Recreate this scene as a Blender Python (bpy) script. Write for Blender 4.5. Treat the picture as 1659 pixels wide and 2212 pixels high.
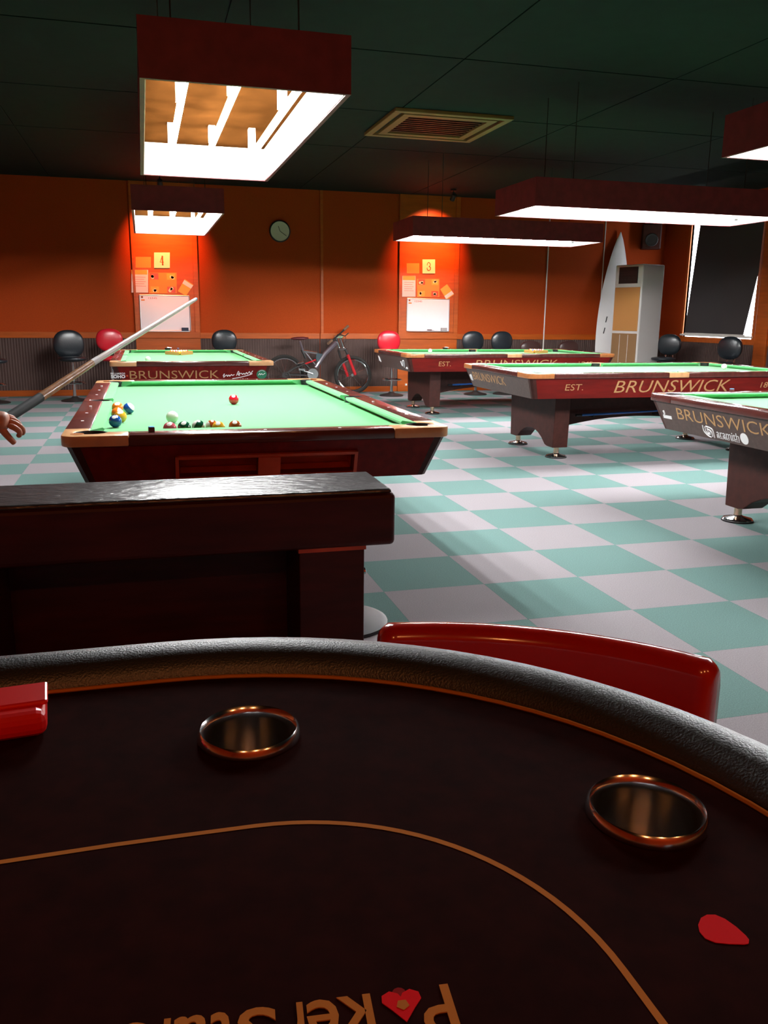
import bpy, bmesh, math, random
from math import sin, cos, pi, radians, sqrt, atan2
from mathutils import Vector, Matrix
from mathutils.geometry import tessellate_polygon

random.seed(7)
for o in list(bpy.data.objects):
    bpy.data.objects.remove(o)
S = bpy.context.scene
COL = S.collection

# ------------------------------------------------------------------ camera
F, YAW, PITCH, ROLL, H = 1838.4, 0.272699, 0.227626, 0.0109587, 1.2571
_f = Vector((sin(YAW) * cos(PITCH), cos(YAW) * cos(PITCH), -sin(PITCH)))
_r0 = Vector((cos(YAW), -sin(YAW), 0)); _u0 = _r0.cross(_f)
_r = cos(ROLL) * _r0 + sin(ROLL) * _u0
_u = -sin(ROLL) * _r0 + cos(ROLL) * _u0
cam = bpy.data.cameras.new('camera')
cam.sensor_fit = 'VERTICAL'; cam.sensor_height = 36.0; cam.sensor_width = 27.0
cam.lens = F / 2212 * 36; cam.clip_start = 0.02
camo = bpy.data.objects.new('camera', cam); COL.objects.link(camo)
m3 = Matrix((_r, _u, -_f)).transposed()
camo.matrix_world = Matrix.Translation((0, 0, H)) @ m3.to_4x4()
S.camera = camo

def P(x, y, z=None, Y=None, X=None):
    """photo pixel -> world point on a plane of known height, depth or side"""
    d = (x - 829.5) / F * _r - (y - 1106) / F * _u + _f
    t = (z - H) / d.z if z is not None else (Y / d.y if Y is not None else X / d.x)
    return d * t + Vector((0, 0, H))

# ------------------------------------------------------------------ world, exposure
W = bpy.data.worlds.new('world'); S.world = W; W.use_nodes = True
W.node_tree.nodes['Background'].inputs[0].default_value = (0.35, 0.5, 0.6, 1)
W.node_tree.nodes['Background'].inputs[1].default_value = 0.0
S.view_settings.view_transform = 'Standard'; S.view_settings.look = 'None'
S.view_settings.exposure = 0.0; S.view_settings.gamma = 1.0
S.view_settings.use_curve_mapping = False
TUBE = 190.0          # fluorescent tube strength

# ------------------------------------------------------------------ materials
def mat(name, col, rough=0.5, metal=0.0, spec=0.5, var=None, bump=None, coat=0.0, emit=None, sheen=0.0, stretch=None, spectint=None):
    m = bpy.data.materials.new(name); m.use_nodes = True
    nt = m.node_tree; b = nt.nodes['Principled BSDF']
    b.inputs['Base Color'].default_value = (*col, 1)
    b.inputs['Roughness'].default_value = rough; b.inputs['Metallic'].default_value = metal
    b.inputs['Specular IOR Level'].default_value = spec
    b.inputs['Coat Weight'].default_value = coat; b.inputs['Coat Roughness'].default_value = 0.08
    if sheen:
        b.inputs['Sheen Weight'].default_value = sheen; b.inputs['Sheen Roughness'].default_value = 0.4
    if emit:
        b.inputs['Emission Color'].default_value = (*emit[0], 1); b.inputs['Emission Strength'].default_value = emit[1]
    vec = None
    if var or bump:
        tc = nt.nodes.new('ShaderNodeTexCoord'); mp = nt.nodes.new('ShaderNodeMapping')
        mp.inputs['Scale'].default_value = stretch or (1, 1, 1)
        nt.links.new(tc.outputs['Object'], mp.inputs[0]); vec = mp.outputs[0]
    if var:
        n = nt.nodes.new('ShaderNodeTexNoise'); n.inputs['Scale'].default_value = var[0]; n.inputs['Detail'].default_value = 5
        nt.links.new(vec, n.inputs['Vector'])
        r = nt.nodes.new('ShaderNodeValToRGB')
        r.color_ramp.elements[0].position = 0.3; r.color_ramp.elements[1].position = 0.7
        a = var[1]
        r.color_ramp.elements[0].color = (*[c * (1 - a) for c in col], 1)
        r.color_ramp.elements[1].color = (*[min(1, c * (1 + a)) for c in col], 1)
        nt.links.new(n.outputs[0], r.inputs[0]); nt.links.new(r.outputs[0], b.inputs['Base Color'])
    if bump:
        n = nt.nodes.new('ShaderNodeTexNoise'); n.inputs['Scale'].default_value = bump[0]; n.inputs['Detail'].default_value = 3
        nt.links.new(vec, n.inputs['Vector'])
        bp = nt.nodes.new('ShaderNodeBump'); bp.inputs['Strength'].default_value = bump[1]; bp.inputs['Distance'].default_value = 0.01
        nt.links.new(n.outputs[0], bp.inputs['Height']); nt.links.new(bp.outputs[0], b.inputs['Normal'])
    return m

M = dict(
    teal=mat('carpet_teal', (.125, .215, .20), .95, spec=.1, var=(220, .22)),
    pink=mat('carpet_beige', (.27, .245, .26), .95, spec=.1, var=(220, .16)),
    sub=mat('floor_screed', (.05, .05, .05), .9),
    ceil=mat('ceiling_board', (.004, .012, .0105), .85, spec=.2, var=(6, .2)),
    wallcloth=mat('orange_wall_cloth', (.36, .046, .005), .8, spec=.15, var=(90, .14)),
    wood=mat('orange_varnished_wood', (.40, .075, .0045), .45, spec=.35, var=(3, .14), stretch=(1, 1, 9)),
    woodh=mat('orange_varnished_wood_rail', (.40, .075, .0045), .45, spec=.35, var=(3, .14), stretch=(1, 9, 9)),
    whitewall=mat('dark_plaster', (.02, .022, .022), .9),
    mahog=mat('mahogany', (.14, .006, .004), .42, spec=.2, var=(3, .25), stretch=(9, 1, 9)),
    apron_brown=mat('brown_laminate', (.075, .045, .038), .4, spec=.4, var=(40, .2)),
    leg=mat('dark_brown_leg', (.042, .011, .008), .45, spec=.25, var=(20, .25)),
    railtop=mat('rosewood_rail', (.085, .022, .018), .22, spec=.5, coat=.35, var=(6, .2), stretch=(1, 4, 1)),
    cap=mat('light_maple_cap', (.62, .33, .15), .28, spec=.5, coat=.3, var=(5, .2), stretch=(1, 6, 1)),
    caporange=mat('amber_wood_cap', (.42, .15, .045), .28, spec=.5, coat=.3, var=(5, .2), stretch=(1, 6, 1)),
    cloth=mat('green_cloth', (.075, .36, .115), .85, spec=.25, sheen=.35),
    black=mat('black_rubber', (.008, .008, .009), .5),
    redframe=mat('red_stained_frame', (.50, .06, .015), .4, var=(8, .2)),
    gold=mat('gold_lettering', (.45, .25, .10), .45),
    white=mat('white_print', (.8, .8, .8), .5),
    badge=mat('green_badge', (.02, .18, .09), .4),
    chrome=mat('chrome', (.75, .75, .76), .14, 1.0),
    brass=mat('warm_metal', (.80, .55, .38), .2, 1.0),
    pearl=mat('pearl_sight', (.85, .85, .82), .3),
    tube=mat('fluorescent_tube', (1, 1, 1), .4, emit=((.97, .985, 1.0), TUBE)),
    lampout=mat('maroon_lamp_shell', (.15, .016, .020), .5, spec=.3, var=(12, .2)),
    lampin=mat('white_lamp_lining', (.55, .50, .44), .6),
    lamptop=mat('orange_lamp_ceiling', (.016, .0055, .0012), .9, spec=0, var=(5, .3)),
    wire=mat('steel_wire', (.05, .05, .05), .5, .6),
    blind=mat('charcoal_roller_blind', (.045, .038, .038), .75, spec=.3),
    daylight=mat('daylit_pane', (.8, .9, 1), .4, emit=((.88, .92, 1.0), 11.0)),
    sill=mat('white_painted_sill', (.7, .66, .6), .5),
    acw=mat('cream_metal', (.66, .63, .60), .5),
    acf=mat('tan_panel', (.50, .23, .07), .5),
    act=mat('kraft_slatted_panel', (.27, .15, .065), .6),
    surf=mat('white_board', (.74, .72, .70), .4),
    vinylk=mat('black_vinyl', (.010, .014, .018), .3, spec=.6, bump=(60, .1)),
    vinylr=mat('red_vinyl', (.55, .012, .025), .28, spec=.6),
    vinylb=mat('brown_vinyl', (.05, .022, .02), .35, spec=.5),
    redchair=mat('glossy_red_lacquer', (.50, .012, .006), .16, spec=.6, coat=.5),
    felt=mat('dark_brown_speed_cloth', (.020, .0038, .0026), .9, spec=.02, var=(40, .25)),
    feltline=mat('gold_print_line', (.50, .19, .03), .8, spec=.05),
    redprint=mat('red_print', (.75, .006, .012), .8, spec=.05),
    darkred=mat('dark_red_print', (.25, .008, .008), .8, spec=.05),
    railvinyl=mat('black_leatherette', (.020, .023, .026), .42, spec=1.0, bump=(350, .18)),
    steel=mat('polished_steel', (.76, .75, .74), .16, 1.0),
    cupfloor=mat('brushed_cup_floor', (.75, .74, .73), .4, 1.0),
    redplastic=mat('red_plastic', (.80, .012, .012), .3, spec=.5),
    bench=mat('dark_mahogany_bench', (.055, .006, .005), .4, spec=.25, var=(4, .3), stretch=(1, 6, 6)),
    benchtop=mat('hand_hewn_dark_wood', (.030, .024, .024), .30, spec=.8, bump=(30, .7), stretch=(.6, 1.6, 1)),
    tyre=mat('tyre_rubber', (.02, .018, .016), .8, spec=.3),
    frame=mat('blue_grey_frame', (.03, .055, .065), .3, spec=.5, coat=.4),
    frame2=mat('mauve_frame', (.09, .07, .085), .3, spec=.5, coat=.4),
    red=mat('red_paint', (.45, .015, .02), .25, coat=.5),
    dark=mat('dark_plastic', (.015, .014, .013), .5),
    grip=mat('brown_grip', (.16, .09, .05), .7),
    saddle=mat('dark_red_saddle', (.10, .012, .015), .35),
    skin=mat('skin', (.55, .22, .13), .5, spec=.35, var=(30, .08)),
    shirt=mat('navy_shirt', (.03, .035, .06), .85, var=(60, .15)),
    trousers=mat('charcoal_trousers', (.03, .03, .032), .85, var=(60, .15)),
    shoe=mat('dark_shoe', (.02, .018, .016), .5),
    hair=mat('black_hair', (.012, .009, .008), .5),
    cuewhite=mat('pale_ash_shaft', (.85, .80, .74), .3, coat=.3),
    cuewood=mat('maple_forearm', (.50, .26, .12), .3, coat=.3, var=(5, .3), stretch=(8, 8, 1)),
    cuewrap=mat('black_linen_wrap', (.02, .028, .03), .6),
    bluecue=mat('blue_cue', (.02, .12, .45), .3, coat=.4),
    paper=mat('white_paper', (.72, .68, .66), .7),
    cream=mat('cream_sign', (.85, .75, .50), .6),
    orangepaper=mat('orange_paper', (.75, .25, .04), .7),
    yellowpaper=mat('yellow_paper', (.80, .38, .06), .7),
    ink=mat('brown_ink', (.25, .08, .02), .7),
    redink=mat('red_ink', (.5, .08, .08), .7),
    wboard=mat('whiteboard', (.80, .77, .80), .35),
    alu=mat('aluminium', (.6, .6, .62), .35, 1.0),
    eraser=mat('dark_blue_eraser', (.02, .03, .06), .7),
    greyer=mat('grey_eraser', (.35, .33, .32), .7),
    rackwood=mat('rack_wood', (.50, .22, .06), .4),
    bluechalk=mat('blue_chalk', (.10, .35, .70), .8),
    chalkside=mat('maroon_chalk_wrap', (.10, .02, .02), .6),
    warmbulb=mat('warm_bulb', (1, .8, .5), .4, emit=((1.0, .34, .10), 260.0)),
    clockface=mat('cream_clock_face', (.55, .52, .40), .5),
    vent=mat('beige_grille', (.20, .095, .03), .5),
)

def wainscot_mat():
    m = mat('ribbed_brown_wainscot', (.078, .047, .040), .7, spec=.25, var=(2.2, .22), stretch=(1, 1, .35))
    nt = m.node_tree; b = nt.nodes['Principled BSDF']
    tc = nt.nodes.new('ShaderNodeTexCoord'); w = nt.nodes.new('ShaderNodeTexWave')
    w.wave_type = 'BANDS'; w.bands_direction = 'X'; w.inputs['Scale'].default_value = 8.0
    bp = nt.nodes.new('ShaderNodeBump'); bp.inputs['Strength'].default_value = .6; bp.inputs['Distance'].default_value = .01
    sep = nt.nodes.new('ShaderNodeSeparateXYZ'); add = nt.nodes.new('ShaderNodeMath'); cmb = nt.nodes.new('ShaderNodeCombineXYZ')
    nt.links.new(tc.outputs['Object'], sep.inputs[0])
    nt.links.new(sep.outputs[0], add.inputs[0]); nt.links.new(sep.outputs[1], add.inputs[1])
    nt.links.new(add.outputs[0], cmb.inputs[0]); nt.links.new(cmb.outputs[0], w.inputs['Vector'])
    nt.links.new(w.outputs['Fac'], bp.inputs['Height']); nt.links.new(bp.outputs[0], b.inputs['Normal'])
    return m
M['wainscot'] = wainscot_mat()

def ball_mat(name, col, stripe, d1, d2=None):
    """pool ball: solid or striped with white number spots, in the ball's own coordinates"""
    m = bpy.data.materials.new(name); m.use_nodes = True
    nt = m.node_tree; b = nt.nodes['Principled BSDF']; N = nt.nodes; L = nt.links
    b.inputs['Roughness'].default_value = .08; b.inputs['Coat Weight'].default_value = .5
    tc = N.new('ShaderNodeTexCoord'); nm = N.new('ShaderNodeVectorMath'); nm.operation = 'NORMALIZE'
    L.new(tc.outputs['Object'], nm.inputs[0])
    def gt(vec, thr, absolute=False):
        d = N.new('ShaderNodeVectorMath'); d.operation = 'DOT_PRODUCT'; d.inputs[1].default_value = Vector(vec).normalized()
        L.new(nm.outputs[0], d.inputs[0]); o = d.outputs['Value']
        if absolute:
            a = N.new('ShaderNodeMath'); a.operation = 'ABSOLUTE'; L.new(o, a.inputs[0]); o = a.outputs[0]
        g = N.new('ShaderNodeMath'); g.operation = 'GREATER_THAN'; g.inputs[1].default_value = thr
        L.new(o, g.inputs[0]); return g.outputs[0]
    mix = N.new('ShaderNodeMix'); mix.data_type = 'RGBA'
    mix.inputs['A'].default_value = (*col, 1); mix.inputs['B'].default_value = (.82, .80, .74, 1)
    if stripe: L.new(gt(stripe, .5, True), mix.inputs['Factor'])
    else: L.new(gt(d1, .93), mix.inputs['Factor'])
    L.new(mix.outputs['Result'], b.inputs['Base Color'])
    return m

# ------------------------------------------------------------------ mesh building
class MB:
    def __init__(s): s.v = []; s.f = []
    def add(s, vs, fs):
        n = len(s.v); s.v += [Vector(v) for v in vs]; s.f += [[i + n for i in f] for f in fs]; return s
    def box(s, x0, x1, y0, y1, z0, z1):
        vs = [(x, y, z) for z in (z0, z1) for x, y in ((x0, y0), (x1, y0), (x1, y1), (x0, y1))]
        return s.add(vs, [(3, 2, 1, 0), (4, 5, 6, 7), (0, 1, 5, 4), (1, 2, 6, 5), (2, 3, 7, 6), (3, 0, 4, 7)])
    def hexa(s, bottom, top):
        n = len(bottom)
        return s.add(list(bottom) + list(top), [list(range(n))[::-1], list(range(n, 2 * n))] + [(i, (i + 1) % n, n + (i + 1) % n, n + i) for i in range(n)])
    def prism(s, poly, z0, z1):
        return s.hexa([(x, y, z0) for x, y in poly], [(x, y, z1) for x, y in poly])
    def lathe(s, prof, n=24, c=(0, 0, 0), axis='z', caps=True):
        vs = []; fs = []
        for r, z in prof:
            for i in range(n):
                a = 2 * pi * i / n
                p = (r * cos(a), r * sin(a), z) if axis == 'z' else ((z, r * cos(a), r * sin(a)) if axis == 'x' else (r * cos(a), z, r * sin(a)))
                vs.append((p[0] + c[0], p[1] + c[1], p[2] + c[2]))
        k = len(prof)
        for j in range(k - 1):
            for i in range(n):
                fs.append((j * n + i, j * n + (i + 1) % n, (j + 1) * n + (i + 1) % n, (j + 1) * n + i))
        if caps and prof[0][0] > 1e-6: fs.append(tuple(range(n))[::-1])
        if caps and prof[-1][0] > 1e-6: fs.append(tuple(range((k - 1) * n, k * n)))
        return s.add(vs, fs)
    def ellipsoid(s, c, r, nu=24, nv=14, power=1.0):
        vs = []; fs = []
        for j in range(nv + 1):
            t = pi * j / nv
            for i in range(nu):
                a = 2 * pi * i / nu
                def pw(x): return math.copysign(abs(x) ** power, x)
                vs.append((c[0] + r[0] * pw(sin(t)) * pw(cos(a)), c[1] + r[1] * pw(sin(t)) * pw(sin(a)), c[2] + r[2] * pw(cos(t))))
        for j in range(nv):
            for i in range(nu):
                fs.append((j * nu + i, (j + 1) * nu + i, (j + 1) * nu + (i + 1) % nu, j * nu + (i + 1) % nu))
        return s.add(vs, fs)
    def tube(s, pts, r, n=8, closed=False, caps=True):
        pts = [Vector(p) for p in pts]; k = len(pts)
        rs = r if isinstance(r, (list, tuple)) else [r] * k
        vs = []; fs = []; up = None
        for i, p in enumerate(pts):
            if closed: d = pts[(i + 1) % k] - pts[i - 1]
            else: d = pts[min(i + 1, k - 1)] - pts[max(i - 1, 0)]
            d.normalize()
            if up is None: up = Vector((0, 0, 1)) if abs(d.z) < .9 else Vector((1, 0, 0))
            a = d.cross(up).normalized(); b = a.cross(d).normalized(); up = b
            for q in range(n):
                t = 2 * pi * q / n
                vs.append(p + rs[i] * (cos(t) * a + sin(t) * b))
        for i in range(k if closed else k - 1):
            for q in range(n):
                j = (i + 1) % k
                fs.append((i * n + q, i * n + (q + 1) % n, j * n + (q + 1) % n, j * n + q))
        if not closed and caps:
            fs.append(tuple(range(n))[::-1]); fs.append(tuple(range((k - 1) * n, k * n)))
        return s.add(vs, fs)
    def xf(s, mtx):
        s.v = [mtx @ v for v in s.v]; return s
    def mesh(s, name, m=None, smooth=False, bevel=0, seg=2):
        me = bpy.data.meshes.new(name); me.from_pydata([tuple(v) for v in s.v], [], [tuple(f) for f in s.f])
        bm = bmesh.new(); bm.from_mesh(me)
        bmesh.ops.remove_doubles(bm, verts=bm.verts, dist=1e-6)
        bmesh.ops.recalc_face_normals(bm, faces=bm.faces)
        if bevel:
            es = [e for e in bm.edges if len(e.link_faces) == 2 and e.calc_face_angle(0) > .6]
            bmesh.ops.bevel(bm, geom=es, offset=bevel, segments=seg, affect='EDGES', profile=.5, clamp_overlap=True)
        bm.to_mesh(me); bm.free()
        if smooth:
            for p in me.polygons: p.use_smooth = True
            me.update()
            if smooth != 'all':
                me.set_sharp_from_angle(angle=radians(smooth if isinstance(smooth, (int, float)) and smooth is not True else 38))
        if m: me.materials.append(M[m] if isinstance(m, str) else m)
        return me
    def build(s, name, m, parent=None, smooth=False, bevel=0, seg=2):
        return obj(name, s.mesh(name, m, smooth, bevel, seg), parent)

def obj(name, me, parent=None, loc=None):
    o = bpy.data.objects.new(name, me); COL.objects.link(o)
    if parent is not None: o.parent = parent
    if loc is not None: o.location = loc
    return o
def tag(o, label=None, cat=None, group=None, kind=None):
    if label: o['label'] = label
    if cat: o['category'] = cat
    if group: o['group'] = group
    if kind: o['kind'] = kind
    return o
def thing(name, label, cat, loc=(0, 0, 0), rz=0, group=None):
    o = bpy.data.objects.new(name, None); COL.objects.link(o); o.empty_display_size = .1
    o.location = loc; o.rotation_euler = (0, 0, rz)
    return tag(o, label, cat, group)
def struct(name, mb, m, smooth=False):
    return tag(mb.build(name, m, None, smooth), kind='structure')
def copy_tree(o, parent=None):
    c = o.copy(); COL.objects.link(c); c.parent = parent
    for ch in list(o.children): copy_tree(ch, c)
    return c

def text_mb(body, O, U, V, w, h, depth=.0015, shear=0.0, bold=0.0):
    """raised lettering: O centre, U reading direction, V up; fitted to w x h"""
    cu = bpy.data.curves.new('lettering', 'FONT'); cu.body = body; cu.resolution_u = 3; cu.size = 1; cu.offset = bold
    to = bpy.data.objects.new('lettering_tmp', cu); COL.objects.link(to)
    bpy.context.view_layer.update()
    ev = to.evaluated_get(bpy.context.evaluated_depsgraph_get()); me = ev.to_mesh()
    vs = [v.co.copy() for v in me.vertices]; fs = [tuple(p.vertices) for p in me.polygons]
    ev.to_mesh_clear(); bpy.data.objects.remove(to); bpy.data.curves.remove(cu)
    x0 = min(v.x for v in vs); x1 = max(v.x for v in vs); y0 = min(v.y for v in vs); y1 = max(v.y for v in vs)
    U = Vector(U).normalized(); V = Vector(V).normalized(); N = U.cross(V); O = Vector(O)
    def mp(v, d):
        a = ((v.x - x0) / (x1 - x0) - .5) * w; b = ((v.y - y0) / (y1 - y0) - .5) * h
        return O + U * (a + shear * b) + V * b + N * d
    mb = MB(); n = len(vs)
    edges = {}
    for f in fs:
        for i in range(len(f)):
            e = (f[i], f[(i + 1) % len(f)]); edges[e] = 1
    rim = [e for e in edges if (e[1], e[0]) not in edges]
    mb.add([mp(v, depth) for v in vs] + [mp(v, -.0004) for v in vs], list(fs) + [(a, b, b + n, a + n) for a, b in rim])
    return mb
def stroke_mb(pts, O, U, V, r):
    U = Vector(U).normalized(); V = Vector(V).normalized(); O = Vector(O)
    return MB().tube([O + U * a + V * b for a, b in pts], r, 5)
def smooth_path(pts, k=6):
    out = []; n = len(pts)
    for i in range(n - 1):
        p0, p1, p2, p3 = [Vector((*pts[max(0, min(n - 1, j))], 0)) if len(pts[0]) == 2 else Vector(pts[max(0, min(n - 1, j))]) for j in (i - 1, i, i + 1, i + 2)]
        for q in range(k):
            t = q / k
            out.append(.5 * ((2 * p1) + (p2 - p0) * t + (2 * p0 - 5 * p1 + 4 * p2 - p3) * t * t + (3 * p1 - p0 - 3 * p2 + p3) * t ** 3))
    out.append(Vector((*pts[-1], 0)) if len(pts[0]) == 2 else Vector(pts[-1]))
    return [tuple(v[:2]) for v in out] if len(pts[0]) == 2 else out

# ------------------------------------------------------------------ the room
X0, X1, Y0, Y1, ZC = -3.0, 9.0, -2.5, 13.9, 3.15
floor = struct('floor', MB().box(X0 - .1, X1 + .1, Y0 - .1, Y1 + .1, -.15, -.008), 'sub')
T = .5; fx, fy = 1.0213, 3.639
tiles = []
for c in range(-9, 17):
    for r in range(-13, 22):
        x, y = fx + (c + .5) * T, fy + (r + .5) * T
        a, b_, c_, d_ = max(x - .25, X0), min(x + .25, X1), max(y - .25, Y0), min(y + .25, Y1)
        if b_ - a < .02 or d_ - c_ < .02: continue
        d = Vector((x, y, -H)); zf = d.dot(_f)
        vis = zf > .3 and abs(d.dot(_r) / zf * F) < 900 and abs(d.dot(_u) / zf * F) < 1180
        tiles.append((0 if vis else 1, zf, a, b_, c_, d_, (c + r) % 2))
tiles.sort()
TM = [MB().box(-.2496, .2496, -.2496, .2496, -.008, 0).mesh('carpet_tile', m) for m in ('teal', 'pink')]
rest = [MB(), MB()]
for i, (v, zf, a, b_, c_, d_, k) in enumerate(tiles):
    full = b_ - a > .499 and d_ - c_ > .499
    if i < 300 and full:
        obj('carpet_tile', TM[k], floor, ((a + b_) / 2, (c_ + d_) / 2, 0))
    else:
        rest[k].box(a + .0004, b_ - .0004, c_ + .0004, d_ - .0004, -.008, 0)
for k, m in enumerate(('teal', 'pink')):
    tag(rest[k].build('carpet_tiles_remainder', m, floor), kind='stuff')

ceil = struct('ceiling', MB().box(X0 - .1, X1 + .1, Y0 - .1, Y1 + .1, ZC + .012, ZC + .15), 'whitewall')
cm = MB().box(-.904, .904, -.904, .904, 0, .012).mesh('ceiling_panel', 'ceil')
yy = Y0
for i in range(7):
    for j in range(9):
        x = X0 + .9 + i * 1.82; y = Y0 + .9 + j * 1.83
        if x < X1 + .3 and y < Y1 + .3: obj('ceiling_panel', cm, ceil, (min(x, X1 - .9), min(y, Y1 - .9), ZC))

wb = struct('wall_back', MB().box(X0 - .1, X1 + .1, Y1, Y1 + .12, -.1, ZC + .1), 'wallcloth')
wr = struct('wall_right', MB().box(X1, X1 + .12, Y0, Y1, -.1, .95).box(X1, X1 + .12, Y0, Y1, 2.78, ZC + .1).box(X1, X1 + .12, Y0, 11.33, .95, 2.78).box(X1, X1 + .12, 13.10, Y1, .95, 2.78), 'wallcloth')
wl = struct('wall_left', MB().box(X0 - .12, X0, Y0, Y1, -.1, ZC + .1), 'wallcloth')
wf = struct('wall_front', MB().box(X0, X1, Y0 - .12, Y0, -.1, ZC + .1), 'wallcloth')

WAIN = .865
# wainscot panels, rails and seams on the back wall
px = [(X0, -.107), (.864, 2.765), (2.775, 4.089), (5.128, X1)]
for a, b_ in px:
    MB().box(a, b_, Y1 - .012, Y1, .09, WAIN).build('wainscot_panel', 'wainscot', wb)
    MB().box(a, b_, Y1 - .022, Y1, WAIN, .955).build('chair_rail', 'woodh', wb, bevel=.004)
    MB().box(a, b_, Y1 - .02, Y1, 0, .09).build('skirting_board', 'woodh', wb, bevel=.004)
# cloth-faced wall panels, set apart so that the seams are real gaps
for a, b_ in ((X0, -.127), (.864, 2.758), (2.782, 4.069), (5.128, X1)):
    MB().box(a, b_, Y1 - .012, Y1, .955, ZC).build('wall_panel', 'wallcloth', wb)
MB().box(2.79, 2.83, Y1 - .018, Y1 - .01, .955, ZC).build('cover_strip', 'wood', wb)
# the two wooden pilasters that carry the notice boards
for a, b_ in ((-.107, .864), (4.089, 5.128)):
    MB().box(a, b_, Y1 - .03, Y1, 0, ZC).build('pilaster_board', 'wood', wb)
    for x0, x1 in ((a, a + .036), (b_ - .075, b_)):
        MB().box(x0, x1, Y1 - .046, Y1 - .028, .95, ZC).build('pilaster_stile', 'wood', wb, bevel=.004)
    MB().box(a, b_, Y1 - .052, Y1 - .028, .87, .965).build('pilaster_rail', 'woodh', wb, bevel=.004)
    MB().box(a, b_, Y1 - .046, Y1 - .028, 0, .1).build('pilaster_plinth', 'woodh', wb, bevel=.004)
MB().box(4.22, 4.25, Y1 - .06, Y1 - .03, .1, .13).build('wall_socket', 'white', wb)
for x, r, z0 in ((6.744, .011, .3), (7.81, .009, .4)):
    MB().tube([(x, Y1 - .02, z0), (x, Y1 - .02, 2.9)], r, 8).build('conduit_pipe', 'sill', wb, smooth=True)
# right wall dado
MB().box(X1 - .012, X1, Y0, Y1 - .03, .09, WAIN).build('wainscot_panel', 'wainscot', wr)
MB().box(X1 - .022, X1, Y0, Y1 - .03, WAIN, .95).build('chair_rail', 'woodh', wr)
MB().box(X1 - .02, X1, Y0, Y1 - .03, 0, .09).build('skirting_board', 'woodh', wr)
MB().box(X1 - .05, X1, 10.95, 11.22, 0, ZC).build('pilaster_board', 'wood', wr, bevel=.005)
for w_, xx in ((wl, X0),):
    MB().box(xx, xx + .012, Y0, Y1 - .03, .09, WAIN).build('wainscot_panel', 'wainscot', w_)
    MB().box(xx, xx + .022, Y0, Y1 - .03, WAIN, .95).build('chair_rail', 'woodh', w_)

# window with roller blind in the right wall (daylight leaks past the blind)
win = tag(MB().box(X1 + .04, X1 + .06, 11.33, 13.10, .95, 2.78).build('window_1', 'daylight'), kind='structure')
MB().box(X1 - .05, X1 + .05, 11.30, 13.13, .965, .995).build('window_sill', 'sill', win, bevel=.004)
MB().box(X1 - .015, X1 + .05, 11.27, 11.33, .95, 2.84).build('window_frame', 'woodh', win)
MB().box(X1 - .015, X1 + .05, 13.10, 13.16, .95, 2.84).build('window_frame', 'woodh', win)
bl = thing('roller_blind', 'charcoal roller blind with daylight leaking down both its edges', 'blind', (X1 - .03, 12.2, .99))
mb = MB(); 
fp = [(y - 12.2, z) for y, z in ((11.50, .012), (13.02, .012), (12.84, 1.8), (11.29, 1.8), (11.30, .95))]
mb.hexa([(0, y, z) for y, z in fp], [(-.006, y, z) for y, z in fp])
mb.build('fabric', 'blind', bl)
MB().tube([(-.005, 11.45 - 12.2, .015), (-.005, 13.01 - 12.2, .015)], .012, 8).build('hem_bar', 'sill', bl, smooth=True)
MB().tube([(-.01, 11.33 - 12.2, 1.82), (-.01, 13.05 - 12.2, 1.82)], .03, 12).build('roller', 'dark', bl, smooth=True)

# ------------------------------------------------------------------ pool tables
HW, HL = .80, 1.45
NX, NL = .645, 1.285          # cushion noses
WX, WY = NX + .052, NL + .052  # wood line
PC = (WX - .004, WY - .004); PR = .063
ZR, ZB = .787, .752
def arc(cx, cy, r, a0, a1, n):
    return [(cx + r * cos(radians(a0 + (a1 - a0) * i / n)), cy + r * sin(radians(a0 + (a1 - a0) * i / n))) for i in range(n + 1)]
def flip(poly, sx, sy):
    q = [(x * sx, y * sy) for x, y in poly]
    return q if sx * sy > 0 else q[::-1]

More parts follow.
